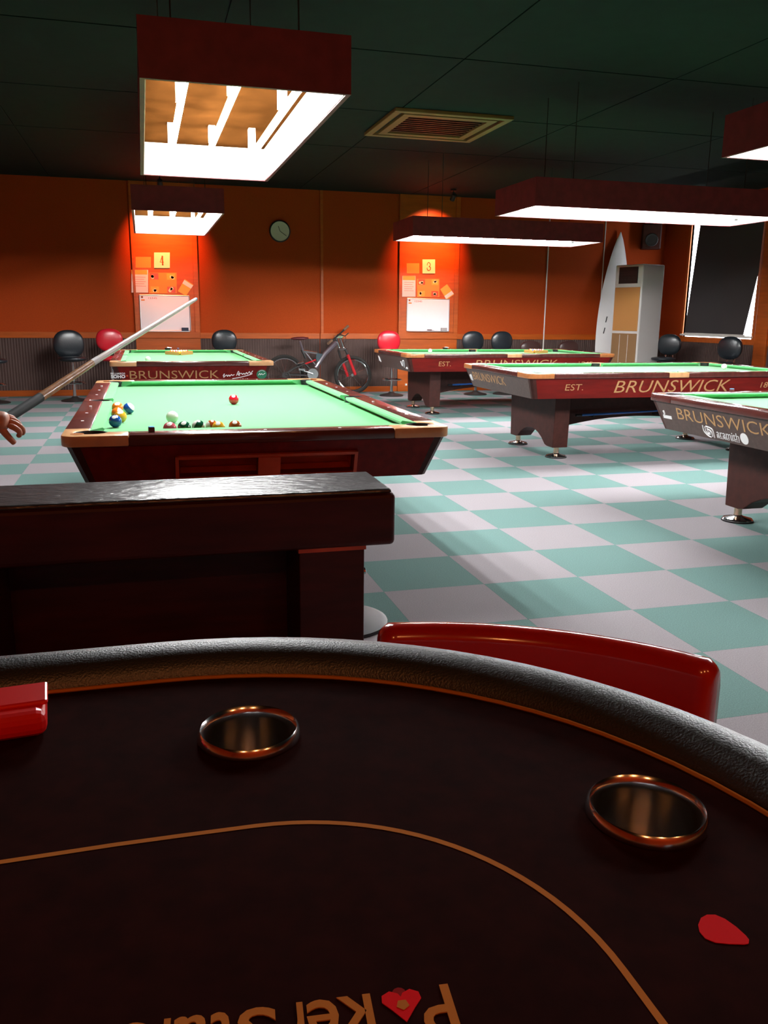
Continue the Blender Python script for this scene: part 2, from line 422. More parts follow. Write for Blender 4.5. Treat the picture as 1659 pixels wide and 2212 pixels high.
def pool_table(name_label, loc, rz, endm, sidem, capm, sidecap, group):
    t = thing('pool_table', name_label, 'pool table', loc, rz, group)
    # slate bed with cloth, cut away at the pockets
    q = arc(PC[0] + .012, PC[1] + .012, .088, 180 + 8, 270 - 8, 8)       # cut towards table centre
    corner = [(x, y) for x, y in q]
    poly = []
    side = arc(WX + .03, 0, .072, 245, 115, 8)
    for sx, sy in ((1, 1), (-1, 1), (-1, -1), (1, -1)):
        c = [(x * sx, y * sy) for x, y in corner]
        if sx * sy > 0: c = c[::-1]
        if (sx, sy) == (1, 1): poly += side + c
        elif (sx, sy) == (-1, 1): poly += c
        elif (sx, sy) == (-1, -1): poly += [(-x, -y) for x, y in side] + c
        else: poly += c
    MB().prism(poly, .70, ZB).build('cloth_bed', 'cloth', t)
    # corner caps
    L = .235
    cp = arc(HW - .055, HL - .055, .055, 0, 90, 6) + [(HW - L - .02, HL), (HW - L - .02, WY)] + arc(PC[0], PC[1], PR, 176, -86, 14) + [(WX, HL - L), (HW, HL - L)]
    for sx in (1, -1):
        for sy in (1, -1):
            c = MB().prism(flip(cp, sx, sy), ZR - .045, ZR).build('corner_cap', capm, t, smooth=35, bevel=.006)
            MB().lathe([(.026, ZR - .004), (.026, ZR + .0008), (.0, ZR + .0008)], 16, ((HW - .06) * sx, (HL - .065) * sy, 0)).build('medallion', 'caporange', c)
            MB().lathe([(PR - .012, .722), (PR + .003, ZR - .003), (PR - .003, ZR - .003), (PR - .016, .728), (.0, .726)], 18, (PC[0] * sx, PC[1] * sy, 0)).build('pocket', 'black', t, smooth=True)
    # end rails and side rails, with diamond sights
    SG = MB().lathe([(.007, -.002), (.007, .0009), (0, .0009)], 10).mesh('sight', 'pearl')
    for sy in (1, -1):
        xe = HW - L - .02
        r = MB().prism(flip([(-xe, WY), (xe, WY), (xe, HL), (-xe, HL)], 1, sy), ZR - .045, ZR).build('end_rail', 'railtop', t, bevel=.007, smooth=35)
        for x in (-.3175, 0, .3175): obj('sight', SG, r, (x, sy * (WY + .055), ZR))
    for sx in (1, -1):
        MB().prism(flip([(WX, -.10)] + [(x, y) for x, y in arc(WX + .016, 0, .055, -106, 106, 12)] + [(WX, .10), (HW, .10), (HW, -.10)], sx, 1), ZR - .045, ZR).build('side_cap', sidecap, t, bevel=.004, smooth=35)
        MB().lathe([(.044, .722), (.056, ZR - .004), (.050, ZR - .004), (.042, .728), (0, .726)], 16, (sx * (WX + .016), 0, 0)).build('pocket', 'black', t, smooth=True)
        for sy in (1, -1):
            r = MB().prism(flip([(WX, .10), (HW, .10), (HW, HL - L), (WX, HL - L)], sx, sy), ZR - .045, ZR).build('side_rail', 'railtop', t, bevel=.007, smooth=35)
            for k in (1, 2, 3): obj('sight', SG, r, (sx * (WX + .05), sy * .3175 * k, ZR))
    # cushions
    def cushion(a0, a1, n0, n1, horiz, s):
        # runs from a0..a1 at wood line, n0..n1 at nose
        w_, n_ = (WY, NL) if horiz else (WX, NX)
        prof = [(w_, ZR - .001, 0), (n_ + .006, ZR + .001, 1), (n_, ZR - .006, 1), (n_ + .004, ZR - .016, 1), (n_ + .034, ZB, 1), (w_, ZB, 0)]
        ends = []
        for e in (0, 1):
            ring = []
            for d, z, nose in prof:
                k = (w_ - d) / (w_ - n_); wv, nv = (a0, n0) if e == 0 else (a1, n1)
                a = wv + (nv - wv) * k
                ring.append((a, d * s, z) if horiz else (d * s, a, z))
            ends.append(ring)
        n = 6; m = MB().add(ends[0] + ends[1], [tuple(range(n)), tuple(range(n, 2 * n))[::-1]] + [(i, n + i, n + (i + 1) % n, (i + 1) % n) for i in range(n)])
        return m.build('cushion', 'cloth', t)
    for s in (1, -1):
        cushion(-(WX - .062), WX - .062, -(NX - .085), NX - .085, True, s)
        for u in (1, -1):
            cushion(u * .062, u * (WY - .062), u * .075, u * (NL - .085), False, s)
    # slanted aprons
    zt, zb, i0, i1, th = ZR - .045, .565, .018, .082, .03
    for s in (-1, 1):
        a0, a1 = HL - i0, HL - i1; e0, e1 = HW - .07, HW - .125
        MB().hexa([(-e1, s * a1, zb), (e1, s * a1, zb), (e1, s * (a1 - th), zb), (-e1, s * (a1 - th), zb)],
                  [(-e0, s * a0, zt), (e0, s * a0, zt), (e0, s * (a0 - th), zt), (-e0, s * (a0 - th), zt)]).build('end_apron', endm, t)
        a0, a1 = HW - i0, HW - i1; e0, e1 = HL - .07, HL - .125
        MB().hexa([(s * a1, -e1, zb), (s * a1, e1, zb), (s * (a1 - th), e1, zb), (s * (a1 - th), -e1, zb)],
                  [(s * a0, -e0, zt), (s * a0, e0, zt), (s * (a0 - th), e0, zt), (s * (a0 - th), -e0, zt)]).build('side_apron', sidem, t)
        for s2 in (-1, 1):
            def cpoly(i, e, z):
                p = [(HW - e, HL - i), (HW - i - .02, HL - i - .002), (HW - i - .002, HL - i - .02), (HW - i, HL - e), (HW - i - th, HL - e), (HW - e, HL - i - th)]
                return [(x * s, y * s2, z) for x, y in p]
            MB().hexa(cpoly(i1, .125, zb), cpoly(i0, .07, zt)).build('corner_post', 'leg', t)
    # ball-return trough between the legs, pedestal legs, feet
    MB().box(-HW + .14, HW - .14, -HL + .16, HL - .16, .56, .70).build('underframe', 'leg', t)
    st = MB(); pts = []
    n = 12; yy = [-.90 + 1.8 * i / n for i in range(n + 1)]
    zl = [.22 + .11 * (1 - (y / .9) ** 2) for y in yy]
    bot = [(-.14, y, z) for y, z in zip(yy, zl)]
    poly = [(y, z) for y, z in zip(yy, zl)] + [(.9, .56), (-.9, .56)]
    st.hexa([(-.16, y, z) for y, z in poly], [(.16, y, z) for y, z in poly]).build('stretcher', 'leg', t)
    for s in (-1, 1):
        lp = [(-.49, .57), (-.47, .095), (-.35, .095)] + [(-.30 + .6 * i / 8, .105 + .12 * sin(pi * i / 8) ** .8) for i in range(9)] + [(.35, .095), (.47, .095), (.49, .57)]
        lg = MB().hexa([(x, s * 1.035, z) for x, z in lp], [(x, s * .885, z) for x, z in lp]).build('leg', 'leg', t, bevel=.006)
        for sx in (-1, 1):
            ft = MB().lathe([(.024, .02), (.024, .10)], 14, (sx * .42, s * .97, 0)).build('foot', 'brass', lg, smooth=True)
    for s in (-1, 1):
        for sx in (-1, 1):
            MB().lathe([(.095, 0), (.095, .012), (.088, .020), (.03, .034), (.026, .04), (0, .04)], 22, (sx * .42, s * .97, 0)).build('foot_disc', 'chrome', t, smooth=30)
            MB().lathe([(.098, 0), (.098, .010), (.094, .010)], 22, (sx * .42, s * .97, 0)).build('foot_rubber', 'black', t)
    return t
def apron_frame(t, which):
    """centre, reading direction and up of an apron face, in the table's coordinates"""
    zt, zb, i0, i1 = ZR - .045, .565, .018, .082
    if which == 'end': return Vector((0, -(HL - (i0 + i1) / 2), (zt + zb) / 2)), Vector((1, 0, 0)), Vector((0, -(i1 - i0), zt - zb)).normalized()
    return Vector((HW - (i0 + i1) / 2, 0, (zt + zb) / 2)), Vector((0, 1, 0)), Vector((i1 - i0, 0, zt - zb)).normalized()
def lettering(t, which, body, u, v, w, h, m='gold', shear=0, bold=-.006, name='lettering'):
    O, U, V = apron_frame(t, which)
    return text_mb(body, O + U * u + V * v, U, V, w, h, shear=shear, bold=bold).build(name, m, t)
def stroke(t, which, pts, r, m, name='signature_mark'):
    O, U, V = apron_frame(t, which)
    return stroke_mb(smooth_path(pts, 4), O, U, V, r).build(name, m, t)
def disc_on(t, which, u, v, r, m, name):
    O, U, V = apron_frame(t, which); O = O + U * u + V * v; N = U.cross(V)
    n = 20; ring = [(cos(2 * pi * i / n), sin(2 * pi * i / n)) for i in range(n)]
    return MB().hexa([O + U * a * r + V * b * r - N * .001 for a, b in ring], [O + U * a * r + V * b * r + N * .0015 for a, b in ring]).build(name, m, t)

AX = .47; BX = 4.57
tA1 = pool_table('pool table with red-framed ball return in its end and balls scattered on bright green cloth', (AX, 4.92, 0), 0, 'mahog', 'mahog', 'cap', 'railtop', None)
tA2 = pool_table('pool table with gold lettering, green badge and white signature on its maroon end', (AX, 10.18, 0), 0, 'mahog', 'mahog', 'cap', 'railtop', None)
tB = pool_table('maroon pool table standing before the numeral three board', (BX, 11.0, 0), -pi / 2, 'apron_brown', 'mahog', 'caporange', 'cap', None)
tC = pool_table('pool table with brown lettered end and bright maroon lettered side, lone cue ball on it', (BX, 7.45, 0), -pi / 2, 'apron_brown', 'mahog', 'caporange', 'cap', None)
tD = pool_table('pool table with brown end carrying a white ball-maker sticker', (BX, 4.07, 0), -pi / 2, 'apron_brown', 'mahog', 'railtop', 'railtop', None)

# ball-return box in the end of the scattered-ball table
O, U, V = apron_frame(tA1, 'end'); N = U.cross(V)
def slab(u0, u1, v0, v1, n0, n1, name, m, parent):
    return MB().hexa([O + U * a + V * b + N * n0 for a, b in ((u0, v0), (u1, v0), (u1, v1), (u0, v1))],
                     [O + U * a + V * b + N * n1 for a, b in ((u0, v0), (u1, v0), (u1, v1), (u0, v1))]).build(name, m, parent)
for ch in [c for c in tA1.children if c.name.startswith('end_apron')]:       # open up the near end apron
    if ch.data.vertices[0].co.y < 0:
        bpy.data.objects.remove(ch)
VH = .5 * sqrt((ZR - .045 - .565) ** 2 + .064 ** 2)
def ew(v): return .675 + .055 * (v + VH) / (2 * VH)
def apiece(pts):
    return [O + U * a + V * b for a, b in pts]
mb = MB()
for q in ([(-ew(.030), .030), (ew(.030), .030), (ew(VH), VH), (-ew(VH), VH)], [(-ew(-VH), -VH), (ew(-VH), -VH), (ew(-.058), -.058), (-ew(-.058), -.058)],
          [(-ew(-.058), -.058), (-.352, -.058), (-.352, .030), (-ew(.030), .030)], [(.372, -.058), (ew(-.058), -.058), (ew(.030), .030), (.372, .030)],
          [(-.035, -.058), (.058, -.058), (.058, .030), (-.035, .030)]):
    mb.hexa([v - N * .03 for v in apiece(q)], apiece(q))
mb.build('end_apron', 'mahog', tA1)
def inner(u0, u1, v0, v1, n0, n1):
    return [O + U * a + V * b + N * n0 for a, b in ((u0, v0), (u1, v0), (u1, v1), (u0, v1))], [O + U * a + V * b + N * n1 for a, b in ((u0, v0), (u1, v0), (u1, v1), (u0, v1))]
mb = MB()
for q in ((-.36, .38, -.066, -.058, -.085, -.028), (-.36, .38, .030, .038, -.085, -.028), (-.36, -.352, -.058, .030, -.085, -.028), (.372, .38, -.058, .030, -.085, -.028), (-.36, .38, -.066, .038, -.092, -.085)):
    mb.hexa(*inner(*q))
bx = mb.build('ball_return', 'redframe', tA1)          # hollow tray behind the two openings
for u0, u1, v0, v1 in ((-.37, .39, .030, .043), (-.37, .39, -.078, -.058), (-.37, -.356, -.078, .043), (.376, .39, -.078, .043)):
    slab(u0, u1, v0, v1, .003, .016, 'frame_bar', 'redframe', bx)
slab(-.035, .058, -.058, .030, .003, .020, 'divider', 'redframe', bx)
# near table end writing (second table of the left row)
lettering(tA2, 'end', 'BRUNSWICK', -.185, .004, .86, .085)
lettering(tA2, 'end', 'SOHO', -.725, -.012, .135, .036, 'white', bold=.045)
lettering(tA2, 'end', 'BILLIARDS', -.725, .020, .135, .018, 'white', bold=.02)
disc_on(tA2, 'end', -.640, -.005, .009, 'redframe', 'printed_dot')
stroke(tA2, 'end', [(.285, -.015), (.30, .01), (.292, -.03), (.31, -.012), (.325, -.005), (.33, -.02), (.345, -.004), (.352, -.018), (.37, .0), (.38, -.01), (.40, .0)], .004, 'white')
stroke(tA2, 'end', [(.42, -.012), (.44, .035), (.45, -.01), (.435, .005), (.47, .012), (.48, .0), (.495, .012), (.505, .0), (.52, .02), (.53, .005), (.55, .03), (.56, .01), (.585, .04)], .004, 'white')
stroke(tA2, 'end', [(.38, -.045), (.46, -.03), (.55, -.005), (.58, .01)], .0045, 'white')
lettering(tA2, 'end', '1845', .50, -.055, .08, .02, 'white')
disc_on(tA2, 'end', .675, .0, .052, 'badge', 'green_badge')
stroke(tA2, 'end', [(.64, -.01), (.655, .012), (.66, -.005), (.675, .008), (.685, -.004), (.71, .014)], .004, 'white', 'badge_script')
stroke(tA2, 'end', [(.645, .03), (.66, .04), (.675, .043), (.69, .04), (.705, .03)], .003, 'white', 'badge_script')
# right-hand tables
lettering(tB, 'side', 'EST.', -.93, .012, .16, .062)
lettering(tB, 'side', 'BRUNSWICK', .06, .012, 1.14, .10)
lettering(tB, 'side', '1845', 1.03, .012, .20, .05)
stroke(tB, 'end', [(-.66, -.01), (-.64, .045), (-.62, .02), (-.65, -.005), (-.60, -.03), (-.62, .04)], .012, 'white')
stroke(tB, 'end', [(.42, .03), (.45, -.03), (.50, .035)], .009, 'white')
stroke(tB, 'end', [(.53, .045), (.57, .04), (.55, .0), (.50, -.05), (.55, .02)], .008, 'white')
stroke(tB, 'end', [(.58, -.055), (.62, -.045), (.63, -.062)], .012, 'white')
lettering(tC, 'side', 'EST.', -1.0, .012, .172, .058)
lettering(tC, 'side', 'BRUNSWICK', -.02, .012, 1.16, .115, shear=.12)
lettering(tC, 'side', '1845', .985, .012, .17, .055)
lettering(tC, 'end', 'BRUNSWICK', -.20, .025, .80, .082)
stroke(tC, 'end', [(-.675, .03), (-.67, -.02), (-.65, .03), (-.64, -.03), (-.645, .02)], .010, 'white')
lettering(tD, 'end', 'BRUNSWICK', -.10, .032, .84, .074)
stroke(tD, 'end', [(-.665, .035), (-.655, .012), (-.665, .006)], .007, 'white', 'sticker')
slabO, slabU, slabV = apron_frame(tD, 'end'); sN = slabU.cross(slabV)
def sticker(u0, u1, v0, v1):
    MB().hexa([slabO + slabU * a + slabV * b - sN * .0005 for a, b in ((u0, v0), (u1, v0), (u1, v1), (u0, v1))],
              [slabO + slabU * a + slabV * b + sN * .0012 for a, b in ((u0, v0), (u1, v0), (u1, v1), (u0, v1))]).build('sticker', 'white', tD)
sticker(-.68, -.59, -.018, .004)
lettering(tD, 'end', 'aramith', -.06, -.046, .20, .042, 'white', bold=-.002)
lettering(tD, 'end', 'BILLIARD BALLS', -.06, -.072, .20, .013, 'white')
disc_on(tD, 'end', .085, -.048, .034, 'white', 'ball_emblem')
for k in range(3):
    q = .02 * k
    stroke(tD, 'end', [(-.28 + q, -.015 - q * .3), (-.278 + q, -.05), (-.25 + q * .6, -.074 + q * .4), (-.215, -.083 + q)], .0045, 'white', 'letter_emblem')
stroke(tD, 'end', [(-.25, -.018), (-.205, -.024), (-.188, -.04), (-.185, -.083)], .0045, 'white', 'letter_emblem')
stroke(tD, 'end', [(-.245, -.034), (-.215, -.040), (-.203, -.055), (-.203, -.078)], .0045, 'white', 'letter_emblem')

# ------------------------------------------------------------------ lamps over the tables
def table_lamp(label, cx, cy, z, rz):
    LX, LY, HH = .425, 1.26, .225
    t = thing('table_lamp', label, 'lamp', (cx, cy, z), rz)
    th = .02
    for s in (-1, 1):
        MB().box(min(s * LX, s * (LX - th)), max(s * LX, s * (LX - th)), -LY, LY, 0, HH).build('side_board', 'lampout', t)
        MB().box(-LX + th, LX - th, min(s * LY, s * (LY - th)), max(s * LY, s * (LY - th)), 0, HH).build('end_board', 'lampout', t)
        MB().box(min(s * (LX - th), s * (LX - th - .004)), max(s * (LX - th), s * (LX - th - .004)), -LY + th, LY - th, .004, HH - .02).build('side_lining', 'lampin', t)
        MB().box(-LX + th + .004, LX - th - .004, min(s * (LY - th), s * (LY - th - .004)), max(s * (LY - th), s * (LY - th - .004)), .004, HH - .02).build('end_lining', 'lampin', t)
    MB().box(-LX + th, LX - th, -LY + th, LY - th, HH - .02, HH).build('top_board', 'lamptop', t)
    for k, (x, zz) in enumerate(((-.24, .055), (.0, .10), (.24, .055))):
        tb = MB().tube([(x, -LY + .09, zz), (x, LY - .09, zz)], .017, 12).build('tube', 'tube', t, smooth=True)
        for s in (-1, 1):
            MB().lathe([(.019, -.02), (.019, .02)], 12, (x, s * (LY - .085), zz), 'y').build('tube_cap', 'alu', tb, smooth=True)
        for s in (-.6, .6):
            MB().box(x - .02, x + .02, s - .03, s + .03, zz + .015, HH - .02).build('tube_bracket', 'lampin', tb)
    for sx in (-1, 1):
        for sy in (-1, 1):
            MB().tube([(sx * .28, sy * .85, HH - .005), (sx * .28, sy * .85, ZC - z + .005)], .004, 6).build('suspension_wire', 'wire', t)
    return t
table_lamp('maroon box lamp with glowing tubes hanging over the scattered-ball pool table', .462, 5.01, 2.15, 0)
table_lamp('maroon box lamp hanging over the table with the green badge', .38, 9.89, 2.18, 0)
table_lamp('maroon box lamp hanging in front of the numeral three board', 4.41, 10.55, 2.18, pi / 2)
table_lamp('maroon box lamp hanging over the table with the lone cue ball', 4.43, 7.24, 2.15, pi / 2)
table_lamp('maroon box lamp hanging over the table with the ball-maker sticker', 4.49, 4.06, 2.15, pi / 2)

# small ceiling spots washing the two notice boards
def spot(label, loc, tgt):
    t = thing('ceiling_spot', label, 'spotlight', loc)
    MB().lathe([(.045, 0), (.045, .02), (.012, .025), (.012, .04)], 16, (0, 0, ZC - loc[2] - .03)).build('mount', 'black', t, smooth=30)
    MB().tube([(0, 0, ZC - loc[2] - .03), (0, 0, .02)], .010, 8).build('arm', 'black', t)
    d = (Vector(tgt) - Vector(loc)).normalized(); q = d.to_track_quat('-Z', 'Y').to_matrix().to_4x4()
    MB().lathe([(.012, .07), (.034, .055), (.040, -.05), (.036, -.05), (.030, .03), (0, .03)], 18).xf(q).build('shade', 'black', t, smooth=30)
    li = bpy.data.lights.new('spot_bulb', 'SPOT'); li.energy = 430; li.color = (1, .22, .07); li.spot_size = radians(74); li.spot_blend = 1.0; li.shadow_soft_size = .03
    lo = bpy.data.objects.new('spot_bulb', li); COL.objects.link(lo); lo.parent = t
    lo.matrix_local = q @ Matrix.Translation((0, 0, -.052))
    return t
spot('small black ceiling spotlight above the numeral four board behind the green-badge table', (.336, 13.05, 3.02), (.38, 13.86, 2.35))
spot('small black ceiling spotlight above the numeral three board, between red and black stools', (4.70, 13.05, 3.03), (4.62, 13.86, 2.35))
# warm bulbs in the ceiling behind the poker table
for side_, x in (('left', -.7), ('middle', .5), ('right', 1.7)):
    t = thing('ceiling_bulb_%s_offscreen' % side_, 'warm round ceiling bulb in a brass holder behind the poker table', 'lamp', (x, -1.3, 2.75), 0, 'warm bulbs behind the poker table')
    MB().lathe([(.05, ZC - 2.75), (.05, ZC - 2.78), (.01, ZC - 2.79), (.01, .09), (.022, .085), (.022, .04)], 14).build('holder', 'brass', t, smooth=30)
    MB().ellipsoid((0, 0, 0), (.05, .05, .05), 16, 10)  .build('bulb_%s_offscreen' % side_, 'warmbulb', t, smooth='all')

# ------------------------------------------------------------------ balls
BR = .0285
BM = MB().ellipsoid((0, 0, 0), (BR,) * 3, 24, 14).mesh('pool_ball', None, 'all')
def ball(label, loc, m, group=None, rot=(0, 0, 0), sc=1):
    me = BM.copy(); me.materials.clear(); me.materials.append(m)
    o = obj('pool_ball', me, None, loc); o.rotation_euler = rot
    return tag(o, label, 'ball', group)
cols = dict(yellow=(.80, .38, .03), blue=(.01, .06, .28), red=(.55, .01, .02), orange=(.75, .16, .015), green=(.01, .09, .045), brown=(.38, .075, .015), pink=(.62, .10, .14), black=(.01, .01, .01))
BMAT = {k: ball_mat('ball_' + k, v, None, (-.1, -.6, .8)) for k, v in cols.items()}
BST = {k: ball_mat('ball_striped_' + k, v, (.75, -.15, .6), (0, 0, 1)) for k, v in cols.items()}
BWHITE = mat('ball_white', (.80, .80, .72), .08, coat=.5)
ZBALL = ZB + BR
NB = []
def nb(label, px_, py_, m, rot=(0, 0, 0), dy=0):
    p = P(px_, py_, z=ZBALL); NB.append(ball(label, (p.x, p.y + dy, ZBALL), m, None, rot))
nb('white cue ball with a dark dot on the scattered-ball table', 372, 901, BWHITE)
d = P(371, 908, z=ZBALL)
nb('red ball lying alone in the middle of the scattered-ball table', 505, 863, BMAT['red'], (0, 0, 0))
nb('orange ball touching the blue-striped ball in the cluster by the side cushion', 252, 880.5, BMAT['orange'])
nb('white and blue striped ball in the cluster by the side cushion', 278, 882.5, BST['blue'])
nb('orange striped ball between the orange and the yellow ball of the cluster', 253, 893, BST['orange'], (.5, .4, 0))
nb('yellow ball behind the blue ball of the cluster by the side cushion', 260.5, 900, BMAT['yellow'])
nb('solid blue ball at the front of the cluster by the side cushion', 249, 910, BMAT['blue'])
nb('pinkish red ball against the end cushion below the cue ball', 367, 926, BMAT['pink'])
nb('dark green ball against the end cushion', 398, 924, BMAT['green'])
nb('white ball with green stripe against the end cushion', 430, 921.5, BST['green'], (0, 1.2, 0))
nb('orange striped ball against the end cushion beside the yellow one', 457, 921.5, BST['brown'], (0, .6, .4))
nb('yellow ball against the end cushion', 472, 925, BMAT['yellow'])
nb('orange brown ball lying farthest along the end cushion', 508, 922, BMAT['brown'])
for it in range(60):            # settle touching balls apart and off the cushions
    for i, a in enumerate(NB):
        for b_ in NB[:i]:
            d = a.location - b_.location
            if d.length < 2 * BR + .0006:
                d = d.normalized() * (2 * BR + .0008 - d.length) / 2; a.location += d; b_.location -= d
        a.location.y = max(a.location.y, 4.92 - NL + BR + .002); a.location.x = max(a.location.x, AX - NX + BR + .002)
def rack(label, balls_group, loc, rz, names):
    t = thing('ball_rack', label, 'ball rack', loc, rz)
    R = .165
    tri = [Vector((R * cos(a), R * sin(a), 0)) for a in (pi / 2, pi / 2 + 2 * pi / 3, pi / 2 + 4 * pi / 3)]
    for i in range(3):
        a, b_ = tri[i], tri[(i + 1) % 3]; n = ((a + b_) / 2).normalized() * .012
        MB().hexa([a + n, a * 1.12 + n, b_ * 1.12 + n, b_ + n], [v + Vector((0, 0, .04)) for v in (a + n, a * 1.12 + n, b_ * 1.12 + n, b_ + n)]).build('bar', 'rackwood', t, bevel=.003)
    k = 0; rot = Matrix.Rotation(rz, 3, 'Z')
    for row in range(4):
        for j in range(row + 1):
            if k >= len(names): break
            p = Vector(((j - row / 2) * .0575, .115 - row * .0498 - .008, 0)); p = rot @ p
            c = names[k]
            ball('%s ball racked in the wooden triangle %s' % (c, balls_group), (loc[0] + p.x, loc[1] + p.y, ZBALL), BMAT[c], 'balls racked ' + balls_group); k += 1
rack('wooden triangle full of balls on the table with the green badge', 'on the table with the green badge', (.42, 10.95, ZB), pi, ['yellow', 'orange', 'red', 'yellow', 'blue', 'orange', 'brown', 'yellow', 'green', 'orange'])
ball('white cue ball alone on the table with the green badge', (.035, 9.35, ZBALL), BWHITE)
rack('wooden triangle full of balls on the table before the numeral three board', 'on the table before the numeral three board', (5.35, 11.25, ZB), -pi / 2, ['yellow', 'orange', 'red', 'yellow', 'orange', 'green', 'brown', 'yellow', 'blue', 'orange'])
p = P(925, 751, z=ZBALL); ball('white cue ball on the table before the numeral three board', (3.80, 11.32, ZBALL), BWHITE)
p = P(1595, 787, z=ZBALL); ball('white cue ball alone on the table with the bright maroon side', (min(p.x, 5.7), 7.55, ZBALL), BWHITE)

def chalk(label, loc, rz=.3, group=None):
    t = thing('cue_chalk', label, 'chalk', loc, rz, group)
    MB().box(-.011, .011, -.011, .011, 0, .018).build('paper_wrap', 'chalkside', t, bevel=.001)
    MB().box(-.0108, .0108, -.0108, .0108, .0175, .022).build('chalk_top', 'bluechalk', t, bevel=.002)
p = P(328, 940, z=ZR); chalk('blue chalk cube on the end rail beside the scattered balls', (p.x, 3.545, ZR), .2)
chalk('chalk cube on the far rail of the ball-maker sticker table', (3.72, 4.825, ZR))
chalk('chalk cube on the far rail of the table with the green badge', (.43, 11.56, ZR))
for (lb, x, y) in (('small dark ashtray on the rail below the numeral four board', .30, 11.56), ('small dark ashtray on the rail below the numeral three board', 4.17, 11.74)):
    t = thing('ashtray', lb, 'ashtray', (x, y, ZR))
    MB().lathe([(.03, 0), (.042, .022), (.038, .022), (.027, .006), (0, .006)], 16).build('dish', 'dark', t, smooth=30)
    MB().tube([(-.01, 0, .03), (.05, .0, .022)], .004, 6).build('cigarette_rest', 'alu', t)
# blue cue lying on the ledge of the lone-cue-ball table and of the one behind it
for (lb, x, y, z) in (('blue cue resting on the trough of the table with the bright maroon side', 4.35, 7.20, .36), ('blue cue resting on the trough of the table before the numeral three board', 4.35, 10.75, .36)):
    t = thing('house_cue', lb, 'cue', (x, y, z))
    MB().tube([(-.45, 0, 0), (.55, 0, .03)], [.012, .008], 8).build('shaft', 'bluecue', t, smooth=True)
    MB().lathe([(.013, -.03), (.013, .03)], 10, (-.45, 0, 0), 'x').build('butt_cap', 'black', t)
    for s in (-.3, .4): MB().box(s - .01, s + .01, -.02, .10, -.02, -.006).build('hook', 'black', t)

# ------------------------------------------------------------------ notice boards on the pilasters
YB = Y1 - .03
def quad(name, m, pts, th, parent=None, label=None, cat=None, y=YB):
    """flat thing on the wall from its corners in the photograph"""
    c = [P(a, b_, Y=y) for a, b_ in pts]; o = sum(c, Vector()) / 4
    mb = MB().hexa([v - o + Vector((0, 0, 0)) for v in c], [v - o + Vector((0, -th, 0)) for v in c])
    ob = mb.build(name, m); ob.location = o
    if label: tag(ob, label, cat)
    return ob, o
def rectpx(x0, y0, x1, y1): return [(x0, y1), (x1, y1), (x1, y0), (x0, y0)]
def serif_digit(which, o, h, parent, y):
    U, V = Vector((1, 0, 0)), Vector((0, 0, 1)); w = h * .5
    if which == '3': strokes = [([(-.4, .62), (-.36, .85), (.0, 1.0), (.38, .82), (.38, .62), (.05, .50)], .05), ([(.05, .50), (.44, .38), (.42, .12), (.0, 0), (-.38, .12), (-.42, .34)], .055)]
    else: strokes = [([(.12, 1), (.12, .0)], .085), ([(.12, 1), (-.42, .30), (.40, .30)], .04), ([(-.05, 0), (.30, 0)], .04)]
    for pts, r in strokes:
        q = smooth_path(pts, 5) if which == '3' else pts
        stroke_mb([(a * w, (b_ - .5) * h) for a, b_ in q], (0, y, 0), U, V, r * h).build('numeral', 'ink', parent)
WORD = {'4': 'four', '3': 'three'}; SIDE = {'4': 'behind the green-badge table', '3': 'between red and black stools'}
